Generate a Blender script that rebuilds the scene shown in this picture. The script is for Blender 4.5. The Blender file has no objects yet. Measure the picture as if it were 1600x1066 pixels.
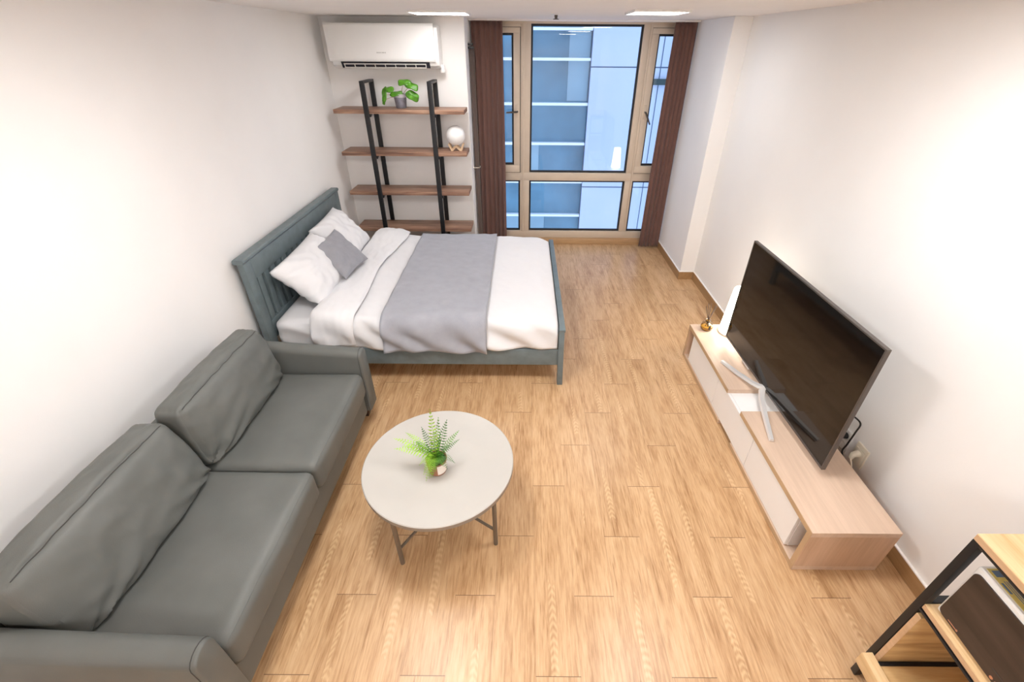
import bpy, bmesh, math, random
from math import sin, cos, pi, sqrt, radians
from mathutils import Vector, Matrix, noise

random.seed(7)
SC = bpy.context.scene
COL = SC.collection

# ------------------------------------------------------------------ helpers
def V(*a):
    return Vector(a)

class MB:
    """Collects shapes in world coordinates; build() links them as one mesh object."""
    def __init__(self):
        self.bm = bmesh.new()

    def _verts(self, pts):
        return [self.bm.verts.new(p) for p in pts]

    def face(self, vs):
        try:
            return self.bm.faces.new(vs)
        except ValueError:
            return None

    def box(self, x0, x1, y0, y1, z0, z1, bev=0.0, seg=2, m=None):
        t = bmesh.new()
        bmesh.ops.create_cube(t, size=1.0)
        for v in t.verts:
            v.co = V((x0 + x1) / 2 + v.co.x * (x1 - x0), (y0 + y1) / 2 + v.co.y * (y1 - y0), (z0 + z1) / 2 + v.co.z * (z1 - z0))
        if bev > 0:
            bmesh.ops.bevel(t, geom=list(t.edges), offset=bev, segments=seg, affect='EDGES', profile=0.6)
        self.merge(t, m)
        return self

    def merge(self, t, m=None):
        if m is not None:
            for v in t.verts:
                v.co = m @ v.co
        vm = {}
        for v in t.verts:
            vm[v] = self.bm.verts.new(v.co)
        for f in t.faces:
            nf = self.face([vm[v] for v in f.verts])
            if nf:
                nf.smooth = f.smooth
        t.free()

    def prism(self, pts, axis, a0, a1, bev=0.0):
        """extrude a closed 2D outline along an axis ('x','y','z')"""
        t = bmesh.new()
        def P(p, a):
            if axis == 'x': return V(a, p[0], p[1])
            if axis == 'y': return V(p[0], a, p[1])
            return V(p[0], p[1], a)
        A = [t.verts.new(P(p, a0)) for p in pts]
        B = [t.verts.new(P(p, a1)) for p in pts]
        n = len(pts)
        t.faces.new(A[::-1]); t.faces.new(B)
        for i in range(n):
            t.faces.new([A[i], A[(i + 1) % n], B[(i + 1) % n], B[i]])
        bmesh.ops.recalc_face_normals(t, faces=list(t.faces))
        if bev > 0:
            bmesh.ops.bevel(t, geom=list(t.edges), offset=bev, segments=2, affect='EDGES', profile=0.6)
        self.merge(t)
        return self

    def tube(self, path, r, n=10, closed=False, cap=True, flat=None):
        """tube along a path; r number or list; flat=(w,h) gives an oval section"""
        path = [Vector(p) for p in path]
        rings = []
        up = V(0, 0, 1)
        N = len(path)
        prev = None
        for i, p in enumerate(path):
            if closed:
                d = (path[(i + 1) % N] - path[i - 1])
            else:
                d = path[min(i + 1, N - 1)] - path[max(i - 1, 0)]
            if d.length < 1e-9: d = V(0, 0, 1)
            d.normalize()
            if prev is None:
                a = up if abs(d.z) < 0.9 else V(1, 0, 0)
                s = d.cross(a).normalized()
            else:
                s = (prev - d * prev.dot(d)).normalized()
            prev = s
            u = s.cross(d).normalized()
            rr = r[i] if isinstance(r, (list, tuple)) else r
            ring = []
            for k in range(n):
                an = 2 * pi * k / n
                ring.append(self.bm.verts.new(p + s * cos(an) * rr + u * sin(an) * rr))
            rings.append(ring)
        M = N if closed else N - 1
        for i in range(M):
            a, b = rings[i], rings[(i + 1) % N]
            for k in range(n):
                f = self.face([a[k], a[(k + 1) % n], b[(k + 1) % n], b[k]])
                if f: f.smooth = True
        if cap and not closed:
            self.face(rings[0][::-1]); self.face(rings[-1])
        return self

    def lathe(self, cx, cy, prof, n=32, sx=1.0, sy=1.0):
        """prof: list of (radius, z)"""
        rings = []
        for r, z in prof:
            if r < 1e-6:
                rings.append([self.bm.verts.new((cx, cy, z))])
            else:
                rings.append([self.bm.verts.new((cx + r * sx * cos(2 * pi * k / n), cy + r * sy * sin(2 * pi * k / n), z)) for k in range(n)])
        for a, b in zip(rings, rings[1:]):
            for k in range(n):
                k2 = (k + 1) % n
                if len(a) == 1 and len(b) == 1: continue
                if len(a) == 1: f = self.face([a[0], b[k2], b[k]])
                elif len(b) == 1: f = self.face([a[k], a[k2], b[0]])
                else: f = self.face([a[k], a[k2], b[k2], b[k]])
                if f: f.smooth = True
        return self

    def grid(self, fn, nu, nv, closed_u=False):
        """fn(i,j)->Vector, returns vertex rows"""
        rows = [[self.bm.verts.new(fn(i, j)) for j in range(nv)] for i in range(nu)]
        R = nu if closed_u else nu - 1
        for i in range(R):
            for j in range(nv - 1):
                a, b = rows[i], rows[(i + 1) % nu]
                f = self.face([a[j], b[j], b[j + 1], a[j + 1]])
                if f: f.smooth = True
        return rows

    def cube_map(self, fn, n=20):
        """cube surface with n segments per edge; fn(u,v,w) in [-1,1]^3 -> point"""
        cache = {}
        def vert(k):
            if k not in cache:
                cache[k] = self.bm.verts.new(fn(*[2 * c / n - 1 for c in k]))
            return cache[k]
        for ax in range(3):
            for side in (0, n):
                for i in range(n):
                    for j in range(n):
                        q = []
                        for (a, b) in ((i, j), (i + 1, j), (i + 1, j + 1), (i, j + 1)):
                            k = [0, 0, 0]
                            k[ax] = side
                            k[(ax + 1) % 3] = a
                            k[(ax + 2) % 3] = b
                            q.append(vert(tuple(k)))
                        if side == 0: q.reverse()
                        f = self.face(q)
                        if f: f.smooth = True
        return self

    def build(self, name, mat, parent=None, smooth=True, angle=35, recalc=True):
        bm = self.bm
        if recalc:
            bmesh.ops.recalc_face_normals(bm, faces=list(bm.faces))
        off = world_loc(parent) if parent is not None else None
        if off is None:
            lo = V(1e9, 1e9, 1e9); hi = -lo
            for v in bm.verts:
                for i in range(3):
                    lo[i] = min(lo[i], v.co[i]); hi[i] = max(hi[i], v.co[i])
            off = V((lo.x + hi.x) / 2, (lo.y + hi.y) / 2, lo.z)
        for v in bm.verts:
            v.co -= off
        if smooth:
            for f in bm.faces: f.smooth = True
        me = bpy.data.meshes.new(name)
        bm.to_mesh(me); bm.free()
        if smooth:
            me.set_sharp_from_angle(angle=radians(angle))
        o = bpy.data.objects.new(name, me)
        COL.objects.link(o)
        if mat is not None:
            me.materials.append(mat)
        if parent is not None:
            o.parent = parent          # parts keep the origin of their thing
        else:
            o.location = off
        return o

def world_loc(o):
    p = Vector(o.location)
    while o.parent:
        o = o.parent
        p += Vector(o.location)
    return p

def tag(o, label, cat, group=None):
    o['label'] = label
    o['category'] = cat
    if group: o['group'] = group
    return o

def thing(name, label, cat, loc, group=None):
    o = bpy.data.objects.new(name, None)
    o.empty_display_size = 0.05
    COL.objects.link(o)
    o.location = loc
    return tag(o, label, cat, group)

def struct(o, label=None, cat=None):
    o['kind'] = 'structure'
    if label: o['label'] = label
    if cat: o['category'] = cat
    return o

def copy_tree(o, parent=None):
    c = o.copy()
    COL.objects.link(c)
    c.parent = parent
    for ch in list(o.children):
        copy_tree(ch, c)
    return c

def nz(x, y, z):
    return noise.noise(V(x, y, z))

# ------------------------------------------------------------------ materials
class NT:
    def __init__(self, name):
        self.m = bpy.data.materials.new(name)
        self.m.use_nodes = True
        self.t = self.m.node_tree
        self.t.nodes.clear()
        self.out = self.t.nodes.new('ShaderNodeOutputMaterial')

    def n(self, kind, **kw):
        nd = self.t.nodes.new(kind)
        for k, v in kw.items():
            if k.startswith('i_'):
                nd.inputs[k[2:].replace('_', ' ')].default_value = v
            else:
                setattr(nd, k, v)
        return nd

    def l(self, a, b):
        self.t.links.new(a, b)

    def math(self, op, a, b=None, c=None):
        nd = self.n('ShaderNodeMath', operation=op)
        for i, x in enumerate((a, b, c)):
            if x is None: continue
            if isinstance(x, (int, float)): nd.inputs[i].default_value = x
            else: self.l(x, nd.inputs[i])
        return nd.outputs[0]

    def ramp(self, fac, stops, interp='LINEAR'):
        nd = self.n('ShaderNodeValToRGB')
        nd.color_ramp.interpolation = interp
        el = nd.color_ramp.elements
        while len(el) < len(stops): el.new(0.5)
        for e, (p, c) in zip(el, stops):
            e.position = p
            e.color = (c[0], c[1], c[2], 1)
        self.l(fac, nd.inputs[0])
        return nd.outputs[0]

    def mix(self, fac, a, b, blend='MIX'):
        nd = self.n('ShaderNodeMix', data_type='RGBA', blend_type=blend)
        for i, x in ((0, fac), (6, a), (7, b)):
            if isinstance(x, (int, float)): nd.inputs[i].default_value = x
            elif isinstance(x, tuple): nd.inputs[i].default_value = (x[0], x[1], x[2], 1)
            else: self.l(x, nd.inputs[i])
        return nd.outputs[2]

    def principled(self, base, rough=0.5, metal=0.0, spec=0.5, normal=None, **kw):
        p = self.n('ShaderNodeBsdfPrincipled')
        def s(k, x):
            if isinstance(x, tuple): p.inputs[k].default_value = (x[0], x[1], x[2], 1)
            elif isinstance(x, (int, float)): p.inputs[k].default_value = x
            else: self.l(x, p.inputs[k])
        s('Base Color', base); s('Roughness', rough); s('Metallic', metal); s('Specular IOR Level', spec)
        if normal is not None: self.l(normal, p.inputs['Normal'])
        for k, v in kw.items(): s(k.replace('_', ' '), v)
        self.l(p.outputs[0], self.out.inputs[0])
        return p

    def bump(self, h, strength=0.2, dist=0.01):
        b = self.n('ShaderNodeBump')
        b.inputs['Strength'].default_value = strength
        b.inputs['Distance'].default_value = dist
        self.l(h, b.inputs['Height'])
        return b.outputs[0]

    def coords(self, scale=(1, 1, 1), space='Object'):
        tc = self.n('ShaderNodeTexCoord')
        mp = self.n('ShaderNodeMapping')
        mp.inputs['Scale'].default_value = scale
        self.l(tc.outputs[space], mp.inputs[0])
        return mp.outputs[0]

    def noise(self, vec, scale=5, detail=3, rough=0.5, dist=0.0):
        nd = self.n('ShaderNodeTexNoise')
        nd.inputs['Scale'].default_value = scale
        nd.inputs['Detail'].default_value = detail
        nd.inputs['Roughness'].default_value = rough
        nd.inputs['Distortion'].default_value = dist
        self.l(vec, nd.inputs['Vector'])
        return nd.outputs[0]

def plain(name, col, rough=0.5, metal=0.0, spec=0.5, var=0.06, vscale=8, bump=0.0, bscale=150, **kw):
    k = NT(name)
    vec = k.coords()
    n1 = k.noise(vec, vscale, 3)
    dark = tuple(c * (1 - var) for c in col); lite = tuple(min(1, c * (1 + var)) for c in col)
    c = k.ramp(n1, [(0.3, dark), (0.7, lite)])
    nrm = None
    if bump > 0:
        nrm = k.bump(k.noise(vec, bscale, 2), bump, 0.002)
    k.principled(c, rough, metal, spec, nrm, **kw)
    return k.m

def wood(name, stops, axis='y', stretch=14.0, scale=9.0, rough=0.45, spec=0.4, bump=0.05):
    k = NT(name)
    sc = [stretch, stretch, stretch]
    sc['xyz'.index(axis)] = 1.0
    vec = k.coords(tuple(s * 0.25 for s in sc))
    n1 = k.noise(vec, scale, 5, 0.6, 0.4)
    n2 = k.noise(vec, scale * 4, 3, 0.6)
    f = k.math('ADD', k.math('MULTIPLY', n1, 0.7), k.math('MULTIPLY', n2, 0.3))
    c = k.ramp(f, stops)
    k.principled(c, rough, 0, spec, k.bump(f, bump, 0.003))
    return k.m

def fabric(name, col, weave=600, var=0.08, bump=0.25, rough=0.9, sheen=0.15, wr=0.0):
    k = NT(name)
    vec = k.coords()
    a = k.noise(vec, weave, 2)
    b = k.noise(vec, 14, 3)
    f = k.math('ADD', k.math('MULTIPLY', a, 0.6), k.math('MULTIPLY', b, 0.4))
    c = k.ramp(f, [(0.3, tuple(x * (1 - var) for x in col)), (0.7, tuple(min(1, x * (1 + var)) for x in col))])
    h = a
    if wr > 0:
        h = k.math('ADD', a, k.math('MULTIPLY', k.noise(vec, 9, 4, 0.55, 0.8), wr))
    p = k.principled(c, rough, 0, 0.2, k.bump(h, bump, 0.004))
    p.inputs['Sheen Weight'].default_value = sheen
    return k.m

def emit(name, col, strength):
    k = NT(name)
    e = k.n('ShaderNodeEmission')
    e.inputs[0].default_value = (col[0], col[1], col[2], 1)
    e.inputs[1].default_value = strength
    k.l(e.outputs[0], k.out.inputs[0])
    return k.m

def floor_material():
    """vinyl planks 0.176 m x 0.9 m laid along Y, joints stepped by a third"""
    k = NT('floor_planks')
    g = k.n('ShaderNodeNewGeometry')
    sp = k.n('ShaderNodeSeparateXYZ')
    k.l(g.outputs['Position'], sp.inputs[0])
    x, y = sp.outputs[0], sp.outputs[1]
    w, L = 0.176, 0.9
    xs = k.math('DIVIDE', k.math('SUBTRACT', x, 0.4098 - 40 * w), w)
    c = k.math('FLOOR', xs)                       # column 40 starts at x = 0.4098
    fx = k.math('FRACT', xs)
    # joint offset: column c -> 1.325 + ((c mod 3) step)
    cm = k.math('MODULO', k.math('ADD', c, 2.0), 3.0)    # c=40 -> 0
    st = k.math('MULTIPLY', cm, 0.305)
    ys = k.math('DIVIDE', k.math('SUBTRACT', k.math('SUBTRACT', y, 1.325 - 20 * L), st), L)
    r = k.math('FLOOR', ys)
    fy = k.math('FRACT', ys)
    cb = k.n('ShaderNodeCombineXYZ')
    k.l(c, cb.inputs[0]); k.l(r, cb.inputs[1])
    wn = k.n('ShaderNodeTexWhiteNoise', noise_dimensions='2D')
    k.l(cb.outputs[0], wn.inputs['Vector'])
    rnd = wn.outputs['Value']
    # grain coordinates: stretched along y and shifted per plank
    gc = k.n('ShaderNodeCombineXYZ')
    k.l(k.math('ADD', k.math('MULTIPLY', x, 1.0), k.math('MULTIPLY', rnd, 13.0)), gc.inputs[0])
    k.l(k.math('ADD', k.math('MULTIPLY', y, 0.07), k.math('MULTIPLY', rnd, 37.0)), gc.inputs[1])
    fine = k.noise(gc.outputs[0], 120, 4, 0.62, 0.15)
    gc2 = k.n('ShaderNodeCombineXYZ')
    k.l(k.math('ADD', x, k.math('MULTIPLY', rnd, 7.0)), gc2.inputs[0])
    k.l(k.math('ADD', k.math('MULTIPLY', y, 0.13), k.math('MULTIPLY', rnd, 19.0)), gc2.inputs[1])
    mid = k.noise(gc2.outputs[0], 15, 3, 0.55, 0.6)
    f = k.math('ADD', k.math('MULTIPLY', fine, 0.55), k.math('MULTIPLY', mid, 0.45))
    col = k.ramp(f, [(0.30, (0.285, 0.145, 0.060)), (0.42, (0.445, 0.265, 0.130)), (0.52, (0.555, 0.357, 0.193)), (0.68, (0.645, 0.445, 0.262))])
    # cathedral figure inside some stretches of a plank: pale and dark chevrons
    dx = k.math('ABSOLUTE', k.math('SUBTRACT', fx, k.math('ADD', k.math('MULTIPLY', rnd, 0.4), 0.3)))
    bend = k.math('MULTIPLY', k.math('POWER', dx, 1.4), 0.5)
    low = k.noise(gc2.outputs[0], 9, 2, 0.5, 0.3)
    ring = k.math('SINE', k.math('MULTIPLY', k.math('ADD', k.math('ADD', y, bend), k.math('MULTIPLY', low, 0.16)), 210.0))
    mask = k.math('MULTIPLY', k.math('LESS_THAN', dx, 0.085), k.math('GREATER_THAN', low, 0.53))
    fig = k.math('MULTIPLY', k.math('MULTIPLY', k.math('ADD', ring, 1.0), 0.5), mask)
    col = k.mix(k.math('MULTIPLY', fig, 0.35), col, (0.80, 0.60, 0.36))
    tone = k.ramp(rnd, [(0.0, (0.95, 0.94, 0.92)), (1.0, (1.04, 1.04, 1.04))])
    col = k.mix(1.0, col, tone, 'MULTIPLY')
    # sparse dark strokes of the pores
    pc = k.n('ShaderNodeCombineXYZ')
    k.l(k.math('ADD', x, k.math('MULTIPLY', rnd, 3.0)), pc.inputs[0])
    k.l(k.math('ADD', k.math('MULTIPLY', y, 0.055), k.math('MULTIPLY', rnd, 5.0)), pc.inputs[1])
    pores = k.noise(pc.outputs[0], 75, 3, 0.6, 0.2)
    patch = k.noise(gc2.outputs[0], 7, 2, 0.5, 0.0)
    pm = k.math('MULTIPLY', k.ramp(pores, [(0.60, (0, 0, 0)), (0.70, (0.8, 0.8, 0.8))]), k.ramp(patch, [(0.42, (0.15, 0.15, 0.15)), (0.62, (1, 1, 1))]))
    col = k.mix(pm, col, (0.25, 0.125, 0.045))
    # joints
    jx = k.math('LESS_THAN', fx, 0.007)
    jy = k.math('LESS_THAN', fy, 0.0032)
    j = k.math('MAXIMUM', k.math('MULTIPLY', jx, 0.40), k.math('MULTIPLY', jy, 0.85))
    col = k.mix(j, col, (0.13, 0.065, 0.028))
    k.principled(col, 0.34, 0, 0.42, k.bump(f, 0.05, 0.001))
    return k.m

def glass_material(name, tint, refl=1.7, rough=0.0):
    k = NT(name)
    tr = k.n('ShaderNodeBsdfTransparent'); tr.inputs[0].default_value = (tint[0], tint[1], tint[2], 1)
    gl = k.n('ShaderNodeBsdfGlossy'); gl.inputs['Roughness'].default_value = rough
    fr = k.n('ShaderNodeFresnel'); fr.inputs[0].default_value = 1.5
    f = k.math('MINIMUM', k.math('MULTIPLY', fr.outputs[0], refl), 1.0)
    mx = k.n('ShaderNodeMixShader')
    k.l(f, mx.inputs[0]); k.l(tr.outputs[0], mx.inputs[1]); k.l(gl.outputs[0], mx.inputs[2])
    k.l(mx.outputs[0], k.out.inputs[0])
    return k.m

M = {}
M['wall'] = plain('wall_paper', (0.84, 0.835, 0.83), 0.85, spec=0.2, var=0.012, vscale=3, bump=0.10, bscale=220)
M['ceil'] = plain('ceiling_paper', (0.84, 0.815, 0.795), 0.9, spec=0.15, var=0.012, vscale=3, bump=0.06, bscale=260)
M['floor'] = floor_material()
M['base'] = wood('baseboard_wood', [(0.3, (0.28, 0.16, 0.07)), (0.7, (0.42, 0.26, 0.125))], 'y', 14, 9)
M['base_x'] = wood('sill_wood', [(0.3, (0.40, 0.24, 0.12)), (0.7, (0.55, 0.36, 0.19))], 'x', 14, 9)
M['caulk'] = plain('white_caulk', (0.85, 0.84, 0.82), 0.6, var=0.02)
M['winframe'] = plain('champagne_window_frame', (0.64, 0.55, 0.45), 0.38, 0.1, 0.5, var=0.03)
M['gasket'] = plain('black_gasket', (0.012, 0.012, 0.016), 0.5, var=0.02)
M['glass'] = glass_material('window_glass', (0.90, 0.95, 1.0), 1.6)
M['handle_metal'] = plain('dark_handle_metal', (0.10, 0.085, 0.075), 0.35, 0.7)
M['curtain'] = fabric('brown_curtain_cloth', (0.165, 0.088, 0.073), 500, 0.06, 0.08, 0.85, 0.25)
M['curtain_edge'] = fabric('grey_brown_curtain_back', (0.13, 0.095, 0.08), 500, 0.1, 0.2, 0.85, 0.2)
M['slate'] = plain('slate_blue_paint', (0.135, 0.172, 0.185), 0.45, spec=0.45, var=0.10, vscale=18, bump=0.08, bscale=90)
M['linen'] = fabric('white_cotton', (0.72, 0.725, 0.745), 700, 0.02, 0.18, 0.9, 0.1, 3.0)
M['greycloth'] = fabric('light_grey_cloth', (0.335, 0.345, 0.385), 420, 0.12, 0.3, 0.9, 0.2, 1.2)
M['cushion'] = fabric('grey_cushion_cloth', (0.285, 0.29, 0.32), 420, 0.14, 0.35, 0.9, 0.2, 1.2)
M['table_metal'] = plain('taupe_metal', (0.175, 0.145, 0.11), 0.4, 0.4)
M['tabletop'] = plain('greige_table_lacquer', (0.43, 0.415, 0.385), 0.38, spec=0.4, var=0.02)
M['rim'] = plain('table_rim_lacquer', (0.24, 0.20, 0.165), 0.45, var=0.03)
M['oak'] = wood('pale_oak_laminate', [(0.3, (0.56, 0.415, 0.31)), (0.7, (0.69, 0.53, 0.41))], 'y', 16, 8, 0.42)
M['oak_shaded'] = wood('pale_oak_laminate_shaded', [(0.3, (0.50, 0.33, 0.22)), (0.7, (0.64, 0.45, 0.32))], 'z', 16, 8, 0.42)  # same oak with upright grain, darkened for the shaded end faces
M['oak_edge'] = plain('oak_edge_band', (0.50, 0.345, 0.205), 0.5, var=0.06)
M['whitelam'] = plain('white_laminate', (0.86, 0.86, 0.86), 0.3, spec=0.45, var=0.01)
M['seam'] = plain('dark_gap', (0.05, 0.045, 0.04), 0.8, var=0.02)
M['walnut'] = wood('walnut_shelf', [(0.36, (0.10, 0.05, 0.034)), (0.46, (0.25, 0.135, 0.09)), (0.56, (0.38, 0.225, 0.15)), (0.66, (0.50, 0.33, 0.23))], 'x', 22, 7, 0.45)
M['black'] = plain('black_powder_coat', (0.012, 0.012, 0.014), 0.42, 0.2, 0.5, var=0.05)
M['blackplastic'] = plain('black_plastic', (0.014, 0.013, 0.013), 0.35, var=0.05)
M['screen'] = plain('tv_screen_glass', (0.006, 0.0045, 0.004), 0.06, spec=0.5, var=0.02)
M['bezel'] = plain('tv_grey_bezel', (0.14, 0.125, 0.115), 0.38, 0.7, var=0.03)
M['silver'] = plain('brushed_silver', (0.80, 0.79, 0.78), 0.30, 0.35, var=0.02)
M['chrome'] = plain('polished_brass_chrome', (0.80, 0.72, 0.60), 0.2, 0.9, var=0.02)
M['whiteplastic'] = plain('white_plastic', (0.80, 0.80, 0.79), 0.35, var=0.01)
M['ivory'] = plain('ivory_plastic', (0.74, 0.69, 0.58), 0.45, var=0.03)
M['grey_mark'] = plain('grey_print', (0.40, 0.39, 0.38), 0.6, var=0.02)
M['vent_dark'] = plain('vent_inside', (0.012, 0.012, 0.02), 0.7, var=0.02)
M['louver'] = plain('vent_louver', (0.50, 0.48, 0.45), 0.5, var=0.02)
M['leather'] = None
M['rackwood'] = wood('yellow_pine', [(0.3, (0.52, 0.33, 0.15)), (0.5, (0.68, 0.48, 0.26)), (0.7, (0.78, 0.60, 0.36))], 'y', 14, 7, 0.5)
M['rackwood_x'] = wood('yellow_pine_across', [(0.3, (0.30, 0.17, 0.065)), (0.5, (0.50, 0.32, 0.14)), (0.7, (0.62, 0.43, 0.21))], 'x', 12, 7, 0.5)
M['rackedge'] = wood('pine_edge', [(0.3, (0.46, 0.29, 0.16)), (0.7, (0.62, 0.42, 0.26))], 'y', 14, 7, 0.5)
M['mwdoor'] = wood('microwave_dark_door', [(0.3, (0.018, 0.011, 0.009)), (0.7, (0.052, 0.034, 0.027))], 'y', 10, 8, 0.3, 0.5, 0.02)
M['copper'] = plain('copper_trim', (0.70, 0.40, 0.28), 0.3, 0.85, var=0.02)
M['sticker'] = plain('yellow_label_paper', (0.62, 0.52, 0.16), 0.6, var=0.12, vscale=60)
M['sticker_blue'] = plain('label_blue_print', (0.12, 0.18, 0.26), 0.6, var=0.05)
M['terracotta'] = plain('brown_clay', (0.30, 0.13, 0.07), 0.6, var=0.08)
M['potlabel'] = plain('white_pot_label', (0.78, 0.72, 0.66), 0.5, var=0.02)
M['soil'] = plain('potting_soil', (0.04, 0.025, 0.015), 0.95, var=0.3, vscale=60)
M['fern'] = plain('fern_green', (0.11, 0.31, 0.025), 0.5, var=0.35, vscale=25)
M['fern_lime'] = plain('fern_lime', (0.29, 0.52, 0.035), 0.5, var=0.25, vscale=25)
M['fern_dark'] = plain('fern_deep_green', (0.055, 0.17, 0.035), 0.5, var=0.3, vscale=25)
M['pilea'] = plain('round_leaf_green', (0.075, 0.25, 0.012), 0.4, var=0.4, vscale=30)
M['stem'] = plain('pale_pink_stem', (0.52, 0.42, 0.34), 0.5, var=0.1)
M['zinc'] = plain('grey_zinc_pot', (0.22, 0.22, 0.265), 0.45, 0.3, var=0.22, vscale=25)
M['zinc_lite'] = plain('pale_zinc_band', (0.50, 0.49, 0.54), 0.4, 0.3, var=0.08)
M['globe'] = plain('white_moon_globe', (0.90, 0.90, 0.89), 0.55, var=0.05, vscale=22, bump=0.25, bscale=45)
M['palewood'] = wood('pale_beech', [(0.3, (0.62, 0.43, 0.26)), (0.7, (0.78, 0.60, 0.41))], 'x', 10, 8)
M['panel_light'] = emit('led_panel', (1.0, 0.985, 0.975), 22.5)
M['panel_soft'] = emit('dimmed_led_panel', (1.0, 0.985, 0.975), 12.5)
M['lampshade'] = emit('lit_lamp_shade', (1.0, 0.88, 0.72), 8.0)
M['lampbase'] = plain('white_lamp_base', (0.78, 0.76, 0.72), 0.4, var=0.02)
M['perfume'] = plain('amber_liquid', (0.66, 0.36, 0.03), 0.15, var=0.05)
M['bottle'] = glass_material('bottle_glass', (0.98, 0.95, 0.88), 2.0)
M['reed'] = plain('dark_reed', (0.06, 0.032, 0.02), 0.7, var=0.2)
M['darkwood'] = wood('dark_brown_leg', [(0.3, (0.035, 0.015, 0.008)), (0.7, (0.07, 0.03, 0.016))], 'z', 10, 8)
M['fac_panel'] = plain('pale_blue_facade_panel', (0.53, 0.60, 0.75), 0.35, var=0.03, vscale=1.0)
M['fac_glass'] = plain('blue_facade_glass', (0.115, 0.24, 0.325), 0.25, spec=0.5, var=0.25, vscale=1.4)
M['fac_glass_lit'] = plain('lit_tint_facade_glass', (0.26, 0.40, 0.48), 0.25, spec=0.5, var=0.10, vscale=1.4)
M['fac_ledge'] = plain('white_facade_ledge', (0.88, 0.93, 1.0), 0.5, var=0.02)
M['fac_seam'] = plain('facade_joint', (0.12, 0.17, 0.24), 0.7, var=0.02)
M['fac_bar'] = plain('dark_green_bar', (0.035, 0.06, 0.06), 0.6, var=0.05)

def leather():
    k = NT('grey_green_leather')
    vec = k.coords()
    vo = k.n('ShaderNodeTexVoronoi'); vo.inputs['Scale'].default_value = 420
    k.l(vec, vo.inputs['Vector'])
    b = k.noise(vec, 5, 3)
    c = k.ramp(b, [(0.3, (0.102, 0.108, 0.101)), (0.7, (0.122, 0.128, 0.120))])
    h = k.math('ADD', k.math('MULTIPLY', vo.outputs['Distance'], 0.5), k.math('MULTIPLY', k.noise(vec, 7, 3, 0.5, 1.0), 1.6))
    k.principled(c, 0.50, 0, 0.42, k.bump(h, 0.12, 0.004))
    return k.m
M['leather'] = leather()
M['stitch'] = plain('dark_stitch', (0.05, 0.05, 0.046), 0.7, var=0.05)

# ------------------------------------------------------------------ room shell
XL, XR, XP = -1.80, 1.77, 1.622
YB, YW, YP, YN = 4.75, 5.34, 4.29, -2.0
ZC = 2.2425
XS = -0.537          # free edge of the shelf wall

struct(MB().box(XL - .1, XR + .1, YN - .1, YW + .06, -0.06, 0).build('floor', M['floor'], smooth=False), 'light oak look plank floor', 'floor')
struct(MB().box(XL - .1, XR + .1, YN - .1, YW + .06, ZC, ZC + .08).build('ceiling', M['ceil'], smooth=False), 'plain white ceiling', 'ceiling')
struct(MB().box(XL - .1, XL, YN - .1, YW + .06, 0, ZC).build('wall_left', M['wall'], smooth=False), 'plain white wall behind the sofa and bed', 'wall')
struct(MB().box(XR, XR + .1, YN - .1, YW + .06, 0, ZC).build('wall_right', M['wall'], smooth=False), 'plain white wall behind the television', 'wall')
struct(MB().box(XL, XS, YB, YW + .06, 0, ZC, 0.004).build('wall_back', M['wall'], smooth=False), 'white wall holding the air conditioner', 'wall')
struct(MB().box(XP, XR, YP, YW + .06, 0, ZC, 0.004).build('wall_pillar', M['wall'], smooth=False), 'white wall pier beside the window', 'wall')
struct(MB().box(XL, XR, YN - .1, YN, 0, ZC).build('wall_near', M['wall'], smooth=False))

def baseboard(name, x0, x1, y0, y1, cap=None, m=None):
    o = struct(MB().box(x0, x1, y0, y1, 0, 0.082, 0.002).build(name, m or M['base'], smooth=False))
    MB().box(x0, x1, y0, y1, 0.082, 0.088).build('top_bead', M['caulk'], o, smooth=False)
    return o
baseboard('baseboard_right', XR - .012, XR, YN, YP - .012)
baseboard('baseboard_pillar', XP - .012, XR - .012, YP - .012, YP, m=M['base'])
baseboard('baseboard_side', XP - .012, XP, YP, YW - .045)
baseboard('baseboard_left', XL, XL + .012, YN, YB - .012)
baseboard('baseboard_back', XL, XS, YB - .012, YB)
# white strip standing in for the lit lip of the curtain pocket
struct(MB().box(XS + .002, XP - .002, 5.085, 5.215, ZC - .012, ZC, 0.002).build('trim_1', M['caulk'], smooth=False), 'white strip standing in for the lit curtain pocket lip', 'trim')

# ------------------------------------------------------------------ window
Y0, Y1 = 5.30, 5.36
XA, XB = XS, XP
win = bpy.data.objects.new('window_1', None); COL.objects.link(win); win.location = ((XA + XB) / 2, YW, 0)
struct(win, 'full height window with champagne coloured metal frame', 'window')
f = MB()
def fr(x0, x1, z0, z1, y0=Y0, y1=Y1 + .03, b=.003): f.box(x0, x1, y0, y1, z0, z1, b)
fr(XA, XB, 2.215, ZC)                     # head
fr(XA, -.054, 2.186, 2.215); fr(1.236, XB, 2.186, 2.215)
fr(XA, XB, 0.062, 0.146)                  # bottom
fr(XA, XB, 0.742, 0.828)                  # transom
fr(-.054, .052, .146, .742); fr(-.054, .052, .828, 2.215)        # left mullion
fr(1.150, 1.236, .146, .742); fr(1.150, 1.236, .828, 2.215)      # right mullion
fr(XA, XA + .04, .146, 2.215); fr(XB - .04, XB, .146, 2.215)     # jambs
# shallow ribs running up the mullions
for xx in (-.030, 1.212): f.box(xx, xx + .022, Y0 - .012, Y0, .146, 2.215, .002)
f.build('frame', M['winframe'], win)
MB().box(XA, XB, 5.245, 5.39, 0, 0.062, 0.003).build('sill', M['base_x'], win)

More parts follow.
